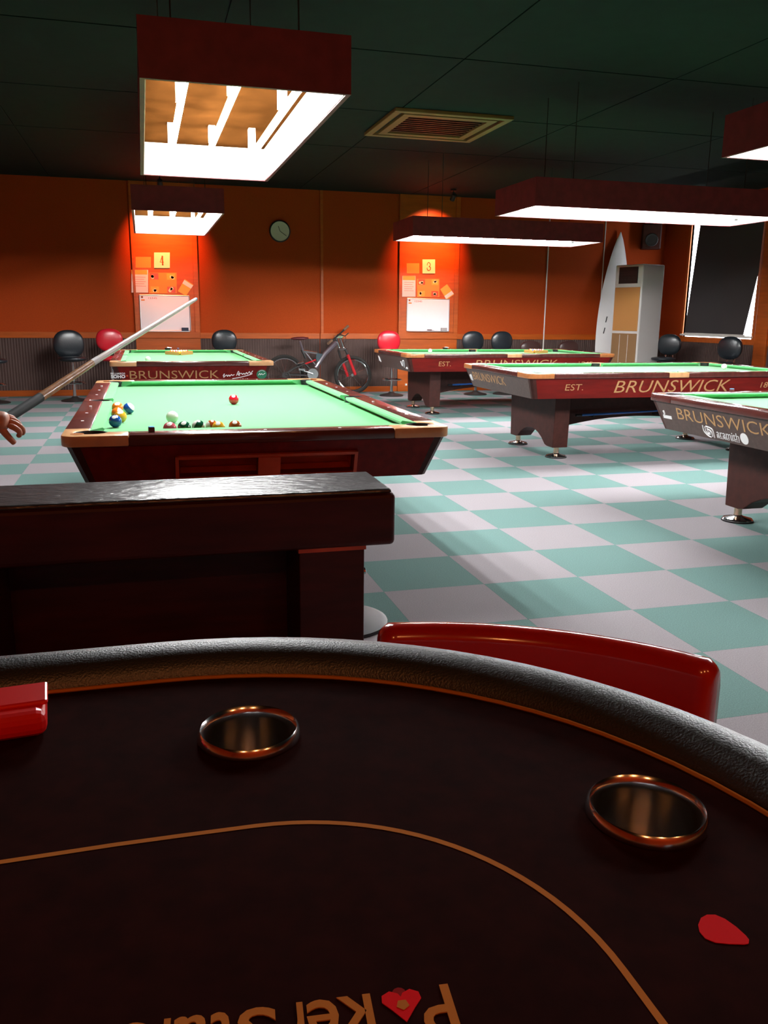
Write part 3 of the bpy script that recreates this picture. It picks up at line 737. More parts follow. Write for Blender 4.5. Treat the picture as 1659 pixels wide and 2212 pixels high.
def notice(n, sg, note, sheet, poster, tilt, wbd, er):
    lab = 'number %s notice board' % n
    t, o = quad('number_sign', 'cream', rectpx(*sg), .012, None, 'cream plate with brown serif numeral %s on the pilaster %s' % (WORD[n], SIDE[n]), 'sign')
    hh = P(sg[0], sg[1], Y=YB).z - P(sg[0], sg[3], Y=YB).z
    serif_digit(n, o, hh * .58, t, -.012)
    t, o = quad('orange_note', 'orangepaper', rectpx(*note), .004, None, 'small plain orange note beside the numeral %s plate, %s' % (WORD[n], SIDE[n]), 'note')
    t, o = quad('price_sheet', 'paper', rectpx(*sheet), .005, None, 'white printed sheet with orange header below the numeral %s plate, %s' % (WORD[n], SIDE[n]), 'paper')
    w = P(sheet[2], 0, Y=YB).x - P(sheet[0], 0, Y=YB).x; h = P(sheet[0], sheet[1], Y=YB).z - P(sheet[0], sheet[3], Y=YB).z
    MB().box(-w / 2, w / 2, -.0065, -.004, h * .30, h * .5).build('orange_header', 'yellowpaper', t)
    for k in range(5): MB().box(-w * .38, w * (.38 - .1 * (k % 2)), -.0062, -.0045, h * (.18 - .1 * k), h * (.195 - .1 * k)).build('printed_line', 'redink', t)
    t, o = quad('food_poster', 'orangepaper', rectpx(*poster), .005, None, 'orange poster with four food pictures under the numeral %s plate, %s' % (WORD[n], SIDE[n]), 'poster')
    w = P(poster[2], 0, Y=YB).x - P(poster[0], 0, Y=YB).x; h = P(poster[0], poster[1], Y=YB).z - P(poster[0], poster[3], Y=YB).z
    for sx in (-1, 1):
        for sz in (-1, 1):
            c = MB().box(sx * w * .32 - w * .16, sx * w * .32 + w * .16, -.0062, -.004, sz * h * .32 - h * .15, sz * h * .32 + h * .15).build('picture', 'yellowpaper' if sx * sz > 0 else 'redframe', t)
            for k in range(3):
                a = random.uniform(-.08, .08) * w; b_ = random.uniform(-.07, .07) * h
                MB().lathe([(w * .06, -.0075), (w * .06, -.005)], 10, (sx * w * .32 + a, 0, sz * h * .32 + b_), 'y').build('picture_motif', 'cream', c)
    t, o = quad('tilted_note', 'yellowpaper', tilt, .004, None, 'tilted yellow paper note beside the numeral %s poster, %s' % (WORD[n], SIDE[n]), 'note')
    c = [P(a, b_, Y=YB) - o for a, b_ in tilt]
    lo = c if n == '3' else c
    i = (0, 1) if n == '4' else (1, 2)
    a, b_ = c[i[0]], c[i[1]]; cc, dd = c[(i[1] + 1) % 4], c[(i[0] - 1) % 4]
    q = [a.lerp(dd, .06), b_.lerp(cc, .06), b_.lerp(cc, .35), a.lerp(dd, .35)]
    MB().hexa([v + Vector((0, -.0035, 0)) for v in q], [v + Vector((0, -.0055, 0)) for v in q]).build('white_strip', 'paper', t)
    # whiteboard
    c = [P(a, b_, Y=YB) for a, b_ in wbd]; o = sum(c, Vector()) / 4; o.z = min(v.z for v in c)
    t = thing('whiteboard', 'whiteboard holding a %s eraser, hung under the numeral %s plate' % ('dark blue' if n == '4' else 'grey', WORD[n]), 'whiteboard', o)
    c = [v - o for v in c]
    MB().hexa(c, [v + Vector((0, -.012, 0)) for v in c]).build('panel', 'wboard', t)
    for i in range(4):
        a, b_ = c[i] + Vector((0, -.013, 0)), c[(i + 1) % 4] + Vector((0, -.013, 0))
        MB().tube([a, b_], .007, 6).build('frame_bar', 'alu', t)
    w = c[1].x - c[0].x; top = c[3].z
    text_mb('12345', (c[3].x + w * .26, -.0125, top - .045), (1, 0, 0), (0, 0, 1), w * .17, .026).build('numerals', 'redink', t)
    MB().box(c[3].x + w * .03, c[3].x + w * .07, -.016, -.011, top - .045, top - .018).build('magnet', 'ink', t)
    MB().box(c[3].x + w * .03, c[3].x + w * .10, -.0145, -.011, top - .085, top - .065).build('printed_note', 'orangepaper', t)
    MB().box(c[0].x + w * .02, c[1].x - w * .02, -.045, -.010, -.006, .004).build('pen_tray', 'alu', t)
    e = [P(a, b_, Y=YB) for a, b_ in rectpx(*er)]
    eo = thing('board_eraser', '%s felt eraser on the tray of the numeral %s whiteboard' % ('dark blue' if n == '4' else 'grey', WORD[n]), 'eraser', (sum(v.x for v in e) / 4, YB - .030, o.z + .004))
    ew = e[1].x - e[0].x
    MB().box(-ew / 2, ew / 2, -.012, .012, 0, .045).build('pad', 'eraser' if n == '4' else 'greyer', eo, bevel=.004)
    MB().box(-ew / 2, ew / 2, -.013, .013, .035, .052).build('handle', 'eraser' if n == '4' else 'greyer', eo, bevel=.004)
notice('4', (332.7, 545.5, 366.9, 579), (293, 555, 326, 578.6), (284, 583, 320, 632), (322, 589, 381.5, 634), [(402, 639), (384, 629), (399, 603), (418, 615.5)][::-1], [(305, 715), (412, 714), (408, 639), (301, 637)], (392, 704, 407, 712))
notice('3', (912, 560.5, 939.4, 590.7), (878.4, 568.7, 905.6, 590.7), (868.7, 596, 897.4, 641), (900.5, 602.5, 949, 641.5), [(965.6, 613.8), (981, 635.8), (964, 647.6), (951, 625)], [(878, 714.5), (968.6, 715.5), (970, 646.5), (879.5, 644.5)], (951, 709, 964, 715))
mk = thing('board_marker', 'dark marker pen on the tray of the numeral three whiteboard', 'pen', tuple(P(929, 713, Y=YB - .03)))
MB().tube([(-.05, 0, .003), (.03, 0, .003)], .007, 8).build('barrel', 'dark', mk, smooth=True)
MB().tube([(.03, 0, .003), (.06, 0, .003)], .008, 8).build('cap', 'white', mk, smooth=True)
# clock
p = P(604, 500, Y=Y1)
t = thing('wall_clock', 'round cream wall clock on the dark upper wall', 'clock', (p.x, Y1 - .012, p.z))
MB().lathe([(.165, 0), (.165, -.035), (.150, -.045), (.145, -.03), (0, -.03)], 32, axis='y').build('case', 'dark', t, smooth=30)
MB().lathe([(.147, -.028), (.147, -.033), (0, -.033)], 32, axis='y').build('face', 'clockface', t)
for a, L in ((1.9, .08), (-.6, .12)): MB().tube([(0, -.036, 0), (L * cos(a), -.036, L * sin(a))], .004, 5).build('hand', 'dark', t)

# ceiling air cassette
t = thing('air_vent', 'square beige ceiling air vent with recessed grille', 'vent', (2.98, 8.86, ZC))
a = .60
for s in (-1, 1):
    MB().box(-a, a, min(s * a, s * (a - .07)), max(s * a, s * (a - .07)), -.035, .0).build('frame_bar', 'vent', t, bevel=.006)
    MB().box(min(s * a, s * (a - .07)), max(s * a, s * (a - .07)), -a + .07, a - .07, -.035, .0).build('frame_bar', 'vent', t, bevel=.006)
    MB().box(min(s * (a - .12), s * (a - .20)), max(s * (a - .12), s * (a - .20)), -a + .2, a - .2, -.033, -.005).build('louvre', 'vent', t, bevel=.004)
    MB().box(-a + .12, a - .12, min(s * (a - .12), s * (a - .20)), max(s * (a - .12), s * (a - .20)), -.033, -.005).build('louvre', 'vent', t, bevel=.004)
MB().box(-a + .03, a - .03, -a + .03, a - .03, -.006, .0).build('recess_plate', 'dark', t)
for k in range(9): MB().box(-a + .21, a - .21, -.36 + k * .085, -.36 + k * .085 + .03, -.022, -.006).build('grille_bar', 'leg', t)

# ------------------------------------------------------------------ stools
def stool(label, loc, rz, vin, back=True, bw=.19, bz=.865, bh=.165, seat=.62, group=None):
    t = thing('bar_stool', label, 'stool', loc, rz, group)
    MB().lathe([(.19, 0), (.19, .012), (.17, .022), (.06, .045), (.03, .07), (0, .07)], 24).build('base', 'dark', t, smooth=30)
    MB().lathe([(.024, .05), (.024, seat - .06)], 14).build('column', 'chrome', t, smooth=True)
    MB().tube([(.16 * cos(2 * pi * i / 20), .16 * sin(2 * pi * i / 20) - .02, .26) for i in range(20)], .009, 6, closed=True).build('foot_ring', 'chrome', t, smooth=True)
    MB().tube([(0, -.17, .26), (0, .15, .26)], .007, 6).build('ring_spoke', 'chrome', t, smooth=True)
    MB().lathe([(0, seat - .07), (.06, seat - .065), (.18, seat - .045), (.198, seat - .02), (.19, seat), (.13, seat + .012), (0, seat + .016)], 26).build('seat', vin, t, smooth='all')
    if back:
        MB().ellipsoid((0, .185, bz), (bw, .055, bh), 26, 14, .85).build('backrest', vin, t, smooth='all')
        for s in (-.06, .06):
            MB().tube([(s, .12, seat - .04), (s, .22, seat - .02), (s, .232, seat + .08), (s, .215, bz)], .010, 6).build('back_bracket', 'chrome', t, smooth=True)
    return t
stool('black vinyl bar stool with round back standing in the open floor beside the red one', (-.99, 13.05, 0), .25, 'vinylk', bw=.215, bz=.80, bh=.2)
stool('red vinyl bar stool behind the table with the green badge', (-.46, 13.15, 0), .1, 'vinylr', bw=.19, bz=.855)
stool('black vinyl bar stool between the numeral four board and the bicycle', (1.18, 13.12, 0), 0, 'vinylk', bz=.85)
stool('red vinyl bar stool between the bicycle and the numeral three board', (3.77, 13.12, 0), 0, 'vinylr', bz=.85)
stool('black vinyl bar stool nearer the numeral three board of a close pair', (5.20, 13.12, 0), 0, 'vinylk', bz=.85)
stool('black vinyl bar stool farther from the numeral three board of a close pair', (5.71, 13.12, 0), 0, 'vinylk', bz=.85)
stool('low brown vinyl stool on the board side of the wall pipe', (6.27, 13.2, 0), 0, 'vinylb', bz=.74, bh=.12, seat=.55)
stool('low brown vinyl stool past the wall pipe', (6.98, 13.2, 0), 0, 'vinylb', bz=.74, bh=.12, seat=.55)
stool('black vinyl bar stool beside the tall cream air conditioner', (8.22, 12.45, 0), -1.0, 'vinylk', bz=.83, bh=.17, bw=.2)
stool('black vinyl bar stool under the blinded window', (8.25, 11.0, 0), -1.2, 'vinylk', bz=.83, bh=.17, bw=.2)
stool('backless black stool with chrome column beside the far left wall', (-2.02, 12.9, 0), 0, 'vinylk', back=False, seat=.60)

# ------------------------------------------------------------------ corner: air conditioner, white board, box
t = thing('floor_air_conditioner', 'tall cream floor-standing air conditioner in the corner', 'air conditioner', (7.90, 12.90, 0), -1.3)
MB().box(-.30, .30, -.20, .30, 0, 2.10).build('cabinet', 'acw', t, bevel=.02, seg=3)
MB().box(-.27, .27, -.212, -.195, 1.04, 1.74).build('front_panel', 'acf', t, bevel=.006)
MB().box(-.20, .20, -.215, -.195, 1.80, 2.06).build('outlet_shade_plate', 'dark', t)  # flat plate, its dark colour stands in for shade inside the outlet
for k in range(6): MB().box(-.19, .19, -.222, -.205, 1.82 + k * .04, 1.832 + k * .04).build('louvre', 'dark', t)
MB().box(-.27, .27, -.214, -.195, .06, 1.0).build('intake_panel', 'act', t, bevel=.006)
for k in range(2): MB().box(-.092 + k * .18, -.086 + k * .18, -.219, -.21, .08, .98).build('intake_rib', 'acw', t)
t = thing('surfboard', 'white pointed surfboard leaning in the corner beside the air conditioner', 'surfboard', (7.72, 13.55, 0))
n = 22; L = 2.68; vs = []; fs = []
mb = MB()
ring = 10
for i in range(n + 1):
    u = i / n; w = .30 * (sin(pi * min(1, .18 + u * .82)) ** .75) if u > .3 else .30 * (sin(pi * (.18 + .82 * u)) ** .75)
    w = max(w, .004); th = .035 * (1 - .75 * u) + .006
    xc = .12 + .24 * u; z = .02 + L * u; yb = .28 * u
    for q in range(ring):
        a = 2 * pi * q / ring
        vs.append((xc + w * cos(a), yb + th * sin(a), z))
for i in range(n):
    for q in range(ring): fs.append((i * ring + q, i * ring + (q + 1) % ring, (i + 1) * ring + (q + 1) % ring, (i + 1) * ring + q))
fs += [tuple(range(ring))[::-1], tuple(range(n * ring, (n + 1) * ring))]
mb.add(vs, fs).build('hull', 'surf', t, smooth=50)
for x, z in ((.08, 1.22), (.04, 1.03)): MB().tube([(x, -.01 + .28 * z / L - .022, z - .05), (x + .02, .28 * z / L - .034, z + .05)], .008, 5).build('printed_mark', 'dark', t)
t = thing('wall_speaker', 'beige box with shade put into its colour, hung high in the corner above the air conditioner', 'speaker', (8.62, 13.72, 2.42), -.5)
MB().box(-.16, .16, -.12, .12, 0, .42).build('cabinet', 'leg', t, bevel=.02)  # dark tone puts the shade above the lamps into its colour
MB().lathe([(.11, -.125), (.10, -.13), (.03, -.115), (0, -.115)], 20, (0, 0, .15), 'y').build('cone', 'dark', t, smooth=30)
MB().box(-.02, .12, .1, .24, .18, .24).build('wall_bracket', 'dark', t)

# ------------------------------------------------------------------ bicycle against the back wall
YBK = 13.56
t = thing('bicycle', 'dark full-suspension mountain bicycle with red fork leaning against the back wall', 'bicycle', (2.7, YBK, 0))
def bp_(x, y, dy=0): q = P(x, y, Y=YBK); return Vector((q.x - 2.7, dy, q.z))
def bc(x, y, dy=0): return bp_(570 + x * .1507, 690 + y * .1507, dy)
def wheel(c, r, rz):
    mb = MB(); R_ = Matrix.Translation(c) @ Matrix.Rotation(rz, 4, 'Z')
    n = 36
    ty = MB().tube([(cos(2 * pi * i / n) * (r - .024), 0, sin(2 * pi * i / n) * (r - .024)) for i in range(n)], .025, 8, closed=True).xf(R_).build('tyre', 'tyre', t, smooth=True)
    MB().tube([(cos(2 * pi * i / n) * (r - .055), 0, sin(2 * pi * i / n) * (r - .055)) for i in range(n)], .014, 6, closed=True).xf(R_).build('rim', 'chrome', ty, smooth=True)
    hb = MB().lathe([(.022, -.045), (.022, .045)], 12, (0, 0, 0), 'y').xf(R_).build('hub', 'chrome', ty, smooth=True)
    for i in range(14):
        a = 2 * pi * i / 14; b_ = a + (.35 if i % 2 else -.35); s = .03 if i % 2 else -.03
        MB().tube([(cos(b_) * .02, s, sin(b_) * .02), (cos(a) * (r - .055), 0, sin(a) * (r - .055))], .0022, 4).xf(R_).build('spoke', 'chrome', ty)
    return ty
COL_w = []
rc = Vector((2.13 - 2.7, 0, .315)); fc = Vector((3.236 - 2.7, -.02, .305))
wheel(rc, .315, 0.0); wheel(fc, .305, -.35)
def tb(pts, r, name, m, n=8): return MB().tube(pts, r, n).build(name, m, t, smooth=True)
head_t, head_b = bc(1040, 250), bc(1105, 440)
tb([bc(1040, 330), bc(880, 490), bc(745, 690)], [.038, .036, .030], 'down_tube', 'frame2')
tb([bc(870, 505), bc(745, 690)], [.030, .026], 'lower_tube', 'frame')
MB().hexa([bc(750, 480, -.012), bc(870, 500, -.012), bc(770, 640, -.012), bc(745, 560, -.012)], [bc(750, 480, .012), bc(870, 500, .012), bc(770, 640, .012), bc(745, 560, .012)]).build('gusset_plate', 'frame', t)
tb([bc(540, 430), bc(600, 560)], .018, 'seat_tube', 'dark')
tb([bc(515, 310), bc(570, 470)], .015, 'seat_post', 'frame2')
tb([bc(570, 455), bc(760, 485)], .020, 'shock', 'chrome')
tb([bc(590, 470), bc(735, 650)], .012, 'brace', 'frame2')
MB().ellipsoid((0, 0, 0), (.145, .065, .026), 18, 8).xf(Matrix.Translation(bc(515, 272)) @ Matrix.Rotation(-.03, 4, 'Y')).build('saddle', 'saddle', t, smooth='all')
tb([bc(1035, 250), bc(1100, 440)], .024, 'head_tube', 'chrome')
tb([bc(1090, 240), bc(1150, 410)], .020, 'stanchion', 'chrome')
MB().box(-.07, .07, -.05, .05, -.02, .02).xf(Matrix.Translation(bc(1125, 425))).build('lower_crown', 'chrome', t, bevel=.006)
MB().box(-.07, .07, -.05, .05, -.02, .02).xf(Matrix.Translation(bc(1065, 250))).build('upper_crown', 'chrome', t, bevel=.006)
tb([bc(1075, 440, .05), bc(1130, 600, .05)], .018, 'fork_leg', 'dark'); tb([bc(1130, 590, .05), bc(1215, 820, .05)], .024, 'fork_slider', 'red')
tb([bc(1150, 420, -.06), bc(1200, 520, -.06)], .018, 'fork_leg', 'dark'); tb([bc(1190, 500, -.06), bc(1300, 790, -.06)], .024, 'fork_slider', 'red')
tb([bc(1195, 540, .05), bc(1195, 540, -.06)], .018, 'fork_bridge', 'red')
tb([bc(1050, 245, 0), bc(1060, 225, -.03)], .02, 'stem', 'dark')
tb([bc(880, 330, -.28), bc(1000, 265, -.10), bc(1060, 228, -.03), bc(1130, 180, .05), bc(1235, 105, .16)], .013, 'handlebar', 'dark')
tb([bc(865, 338, -.30), bc(940, 296, -.19)], .019, 'grip', 'grip'); tb([bc(1160, 158, .09), bc(1240, 98, .17)], .022, 'grip', 'grip')
tb([bc(1090, 215, -.02), bc(1170, 240, .03), bc(1225, 195, .06)], .009, 'brake_lever', 'dark'); tb([bc(960, 300, -.13), bc(1030, 300, -.1)], .008, 'brake_lever', 'dark')
tb([bc(1170, 240, .03), bc(1180, 300, .0), bc(1090, 420, .02)], .004, 'brake_cable', 'dark', 5)
bbp = bc(690, 780)
tb([rc + Vector((0, -.05, 0)), bc(600, 800, -.05), bbp + Vector((0, -.03, 0))], .012, 'chain_stay', 'dark'); tb([rc + Vector((0, .05, 0)), bbp + Vector((0, .03, 0))], .012, 'chain_stay', 'dark')
tb([rc + Vector((0, -.05, 0)), bc(450, 690, -.05), bc(590, 640, -.03)], .011, 'seat_stay', 'dark'); tb([rc + Vector((0, .05, 0)), bc(450, 690, .05), bc(590, 640, .03)], .011, 'seat_stay', 'dark')
tb([bc(590, 640), bc(745, 580)], .014, 'swing_link', 'red')
tb([bc(590, 640), bc(700, 760)], .014, 'pivot_link', 'dark')
MB().lathe([(.088, -.006), (.088, .006), (.06, .008), (.06, -.008)], 24, bbp + Vector((0, -.06, 0)), 'y').build('chainring', 'chrome', t, smooth=30)
MB().lathe([(.03, -.05), (.03, .05)], 12, bbp, 'y').build('bottom_bracket', 'dark', t, smooth=True)
cr = tb([bbp + Vector((0, -.085, 0)), bc(530, 720, -.085)], .014, 'crank', 'chrome')
MB().box(-.05, .05, -.07, .0, -.014, .014).xf(Matrix.Translation(bc(520, 710, -.09))).build('pedal', 'chrome', cr)
tb([bc(460, 640, -.05), bc(560, 610, -.04)], .012, 'rear_brake', 'chrome')
MB().lathe([(.045, -.05), (.03, -.03)], 16, rc, 'y').build('cassette', 'dark', t)
tb([bc(340, 760, -.06), bc(370, 830, -.06)], .012, 'derailleur', 'dark')
tb([bbp + Vector((0, -.06, -.085)), rc + Vector((0, -.055, -.04))], .005, 'chain', 'dark', 5); tb([bbp + Vector((0, -.06, .085)), rc + Vector((0, -.055, .04))], .005, 'chain', 'dark', 5)
tb([bc(620, 840, .08), bc(560, 1060, .17)], .009, 'kickstand', 'dark')

# ------------------------------------------------------------------ dark wooden bench in front of the first table
t = thing('wooden_bench', 'long dark mahogany bench with a hewn glossy top before the scattered-ball table', 'bench', (0, 0, 0))
bx0, bx1, by0, by1, bz0, bz1 = -.74, .815, 2.76, 3.13, .472, .672
b_ = MB().box(bx0, bx1, by0, by1, bz0, bz1 - .012).build('apron_block', 'bench', t, bevel=.018, seg=3)
MB().box(bx0 + .012, bx1 - .012, by0 + .012, by1 - .012, bz1 - .02, bz1).build('top_board', 'benchtop', t, bevel=.012, seg=3)
for s in (0, 1):
    x0, x1 = ((.478, .708) if s else (-.715, -.49))
    l = MB().box(x0, x1, by0 + .02, by1 - .02, .0, bz0 + .004).build('leg', 'bench', t, bevel=.004)
    MB().box(x0 - .004, x1 + .004, by0 + .012, by1 - .012, bz0 - .012, bz0 + .002).build('leg_collar', 'redframe', l)
    MB().lathe([(0, -.0), (.012, .004), (.012, .010), (0, .016)], 10, (x1, by0 + .05, .37), 'x').build('bolt_head', 'chrome', l)
    MB().lathe([(.21, 0), (.21, .015), (.19, .02), (0, .02)], 28, ((x0 + x1) / 2 + .13, 3.29, 0))  .build('foot_plate', 'black', l, smooth=30)

MB().box(bx0 + .14, .60, by1 - .06, by1 - .04, .0, bz0).build('rear_panel', 'bench', t)    # same wood as the bench

# ------------------------------------------------------------------ poker table
ZF = .785
tk = thing('poker_table', 'racetrack poker table with dark brown cloth, gold betting line and padded black rail', 'poker table', (0, 0, 0))
def track(cx, cy, r, back, n=28):
    """racetrack outline: half circle at the right end, straights running left"""
    pts = [(cx + r * cos(a), cy + r * sin(a)) for a in [(-pi / 2 + pi * i / n) for i in range(n + 1)]]
    pts += [(back + r * cos(a), cy + r * sin(a)) for a in [(pi / 2 + pi * i / n) for i in range(n + 1)]]
    return pts
PCX, PCY, PRI = 0.0, .50, .578; PBK = -1.25
cups = [(.094, .900), (.449, .645), (-.38, .915), (-.86, .915), (.45, .35), (.094, .10), (-.38, .085), (-.86, .085), (-1.62, .77), (-1.62, .23)]
CR = .0535
outer = track(PCX, PCY, PRI + .03, PBK)
holes = [[(cx + CR * 1.0 * cos(-2 * pi * i / 36), cy + CR * 1.0 * sin(-2 * pi * i / 36)) for i in range(36)] for cx, cy in cups]
loops = [outer] + holes
tris = tessellate_polygon([[Vector((x, y, 0)) for x, y in lp] for lp in loops])
flat = [p for lp in loops for p in lp]; nf = len(flat)
mb = MB(); vs = [(x, y, ZF) for x, y in flat] + [(x, y, ZF - .05) for x, y in flat]
fs = [tuple(q) for q in tris] + [tuple(i + nf for i in q)[::-1] for q in tris]; o_ = 0
for lp in loops:
    k = len(lp); fs += [(o_ + i, o_ + (i + 1) % k, nf + o_ + (i + 1) % k, nf + o_ + i) for i in range(k)]; o_ += k
mb.add(vs, fs).build('playing_surface', 'felt', tk)
def sweep(path, prof, name, m, parent, smooth=True):
    n = len(path); vs = []; k = len(prof)
    for i, (x, y) in enumerate(path):
        a = Vector(path[i - 1]); b2 = Vector(path[(i + 1) % n]); d = (b2 - a).normalized(); nn = Vector((d.y, -d.x))
        for r, z in prof: vs.append((x + nn.x * r, y + nn.y * r, z))
    fs = [(i * k + q, i * k + (q + 1) % k, ((i + 1) % n) * k + (q + 1) % k, ((i + 1) % n) * k + q) for i in range(n) for q in range(k)]
    return MB().add(vs, fs).build(name, m, parent, smooth=smooth)
pth = track(PCX, PCY, PRI, PBK, 40)
sweep(pth, [(.055 + .052 * cos(2 * pi * q / 16), .772 + .042 * sin(2 * pi * q / 16)) for q in range(16)], 'padded_rail', 'railvinyl', tk, 60)
sweep(pth, [(-.003 + .003 * cos(2 * pi * q / 6), ZF + .0015 + .003 * sin(2 * pi * q / 6)) for q in range(6)], 'gold_piping', 'feltline', tk)
sweep(pth, [(.02, ZF - .005), (.095, ZF - .03), (.085, .66), (.02, .66)], 'outer_skirt', 'black', tk, False)
bl_ = [(-1.2, .7235), (-.6, .7235), (-.144, .7235), (-.047, .7245), (.014, .7235)] + [(.07 + .250 * cos(radians(a)), .470 + .252 * sin(radians(a))) for a in range(88, -1, -4)] + [(.3205, .40), (.3205, .30)]
bl_ += [(.07 + .25 * cos(radians(a)), .30 + .25 * sin(radians(a))) for a in range(-4, -91, -6)] + [(-1.2, .05)]
mb = MB(); w = .0060
L_, R_ = [], []
for i, p_ in enumerate(bl_):
    a = Vector(bl_[max(0, i - 1)]); b2 = Vector(bl_[min(len(bl_) - 1, i + 1)]); d = (b2 - a).normalized(); nn = Vector((d.y, -d.x))
    L_.append((p_[0] + nn.x * w / 2, p_[1] + nn.y * w / 2, ZF + .0004)); R_.append((p_[0] - nn.x * w / 2, p_[1] - nn.y * w / 2, ZF + .0004))
n = len(bl_)
mb.add(L_ + R_, [(i, i + 1, n + i + 1, n + i) for i in range(n - 1)]).build('betting_line', 'feltline', tk)
for cx, cy in cups:
    ch = MB().lathe([(CR * .90, ZF - .10), (CR * .902, ZF - .095), (CR * .938, ZF - .002), (CR * .94, ZF + .004), (CR * .97, ZF + .009), (CR * 1.02, ZF + .012), (CR * 1.07, ZF + .009), (CR * 1.09, ZF + .001), (CR * 1.06, ZF)], 64, (cx, cy, 0), caps=False).build('cup_holder', 'steel', tk, smooth=60)
    MB().lathe([(CR * .92, ZF - .102), (CR * .9, ZF - .097), (0, ZF - .097)], 32, (cx, cy, 0)).build('cup_floor', 'cupfloor', ch)
# printed marks: logo text read from the far side, heart, red drop
a_ = P(990, 2186, z=ZF); b2 = P(600, 2212, z=ZF)
U = Vector((-1, .10, 0)).normalized(); V = Vector((U.y, -U.x, 0)); V = Vector((-U.y, U.x, 0))
base = P(958, 2128, z=ZF)
def logo(body, off, w, h, dv=0.0):
    return text_mb(body, base + U * off + V * (h / 2 + dv) + Vector((0, 0, .0003)), U, V, w, h, depth=.0006, bold=.012).build('logo_lettering', 'feltline', tk)
logo('P', .009, .024, .043); logo('k', .066, .024, .043); logo('e', .089, .022, .030); logo('r', .109, .014, .030); logo('S', .134, .026, .041); logo('t', .157, .016, .038); logo('a', .179, .021, .030); logo('r', .199, .014, .030); logo('s', .217, .018, .030)
hp = [(0, -.55)] + [(x * .55, y * .5) for x, y in ((.55, -.25), (.95, .3), (.9, .75), (.5, 1.0), (.12, .8), (0, .55), (-.12, .8), (-.5, 1.0), (-.9, .75), (-.95, .3), (-.55, -.25))]
c = P(870, 2172, z=ZF)
def flatpoly(poly, c, U, V, s, z0, z1, name, m):
    bot = [Vector((c.x, c.y, z0)) + U * a * s + V * b3 * s for a, b3 in poly]
    return MB().hexa(bot, [v + Vector((0, 0, z1 - z0)) for v in bot]).build(name, m, tk)
flatpoly([(x, -y) for x, y in hp][::-1], c, U, V, .027, ZF - .0005, ZF + .0006, 'heart_print', 'redprint')
flatpoly([(.3 * cos(2 * pi * i / 5 * 1 + .3), .3 * sin(2 * pi * i / 5 + .3)) for i in range(5)], c, U, V, .016, ZF, ZF + .0009, 'star_print', 'feltline')
c2 = P(862, 2146, z=ZF)
flatpoly([(.5 * cos(2 * pi * i / 12), .5 * sin(2 * pi * i / 12)) for i in range(12)], c2, U, V, .010, ZF - .0004, ZF + .0005, 'stalk_print', 'darkred')
dp = [(1508, 1999), (1514, 1984), (1527, 1977), (1545, 1977), (1566, 1986), (1590, 2003), (1611, 2022), (1618, 2031), (1617, 2039), (1608, 2041), (1575, 2040), (1545, 2037), (1523, 2028), (1511, 2014)]
pts = [P(x, y, z=ZF) for x, y in dp]
MB().hexa([v - Vector((0, 0, .0004)) for v in pts], [v + Vector((0, 0, .0006)) for v in pts]).build('drop_print', 'redprint', tk)
# folding base under the table
for x in (-.1, -1.15):
    for y in (.15, .85):
        MB().tube([(x, y, .665), (x, y, .02)], .022, 10).build('leg', 'dark', tk, smooth=True)
        MB().lathe([(.03, 0), (.03, .02), (.024, .025)], 12, (x, y, 0)).build('foot', 'black', tk)
    MB().tube([(x, .15, .3), (x, .85, .3)], .014, 8).build('leg_brace', 'dark', tk, smooth=True)
    MB().box(x - .05, x + .05, .1, .9, .655, .735).build('under_batten', 'black', tk)

# red plastic dealing box on the table
a = P(0, 1592, z=ZF); 
t = thing('card_shoe', 'bright red plastic box lying on the poker table cloth', 'box', (-.203, .992, ZF), .1)
MB().box(-.072, .072, -.045, .035, .0, .030).build('body', 'redplastic', t, bevel=.011, seg=3)
MB().box(-.074, .074, -.02, .037, .028, .034).build('lid', 'redplastic', t, bevel=.003)

# ------------------------------------------------------------------ red chair tucked in behind the poker table
def red_chair():
    a, b_ = P(822, 1352, z=.76), P(1545, 1432, z=.76)
    mid = (a + b_) / 2; d = (b_ - a); w = d.length
    ang = atan2(d.y, d.x)
    t = thing('red_chair', 'glossy red chair with curved back tucked under the poker table', 'chair', (mid.x, mid.y, 0), ang)
    n = 20; R = .62; half = w / 2 * 1.03; th = .028; z0, z1 = .50, .755
    pr = [(-th, z0), (-th, z1 - .022), (-th * .75, z1 - .006), (-th * .35, z1), (th * .35, z1), (th * .75, z1 - .006), (th, z1 - .022), (th, z0)]
    vs = []; fs = []; k = len(pr); ends = [0, .004, .012, .03] + [i / n for i in range(1, n)] + [.97, .988, .996, 1]
    for u in ends:
        x = -half + 2 * half * u; y = sqrt(R * R - x * x) - R + .075
        e = min(u, 1 - u); sc = min(1, .55 + .45 * sqrt(min(1, e / .03))); dz = -.02 * (1 - sqrt(min(1, e / .03))) * 1
        nx_, ny_ = x / R, sqrt(1 - (x / R) ** 2)
        for r, z in pr:
            vs.append((x + nx_ * r * sc, y + ny_ * r * sc, z + (dz if z > .6 else 0)))
    m_ = len(ends)
    for i in range(m_ - 1):
        for q in range(k): fs.append((i * k + q, i * k + (q + 1) % k, (i + 1) * k + (q + 1) % k, (i + 1) * k + q))
    fs += [tuple(range(k))[::-1], tuple(range((m_ - 1) * k, m_ * k))]
    MB().add(vs, fs).build('backrest', 'redchair', t, smooth=50)
    MB().box(-.22, .22, -.40, .06, .41, .455).build('seat', 'redchair', t, bevel=.02, seg=3)
    for s in (-1, 1):
        MB().tube([(s * .20, .045, .40), (s * .205, .055, .52)], .016, 10).build('back_post', 'chrome', t, smooth=True)
        for y, dy in ((-.37, -.03), (.03, .05)):
            MB().tube([(s * .19, y, .42), (s * .215, y + dy, 0)], [.016, .012], 10).build('leg', 'dark', t, smooth=True)
    return t
red_chair()

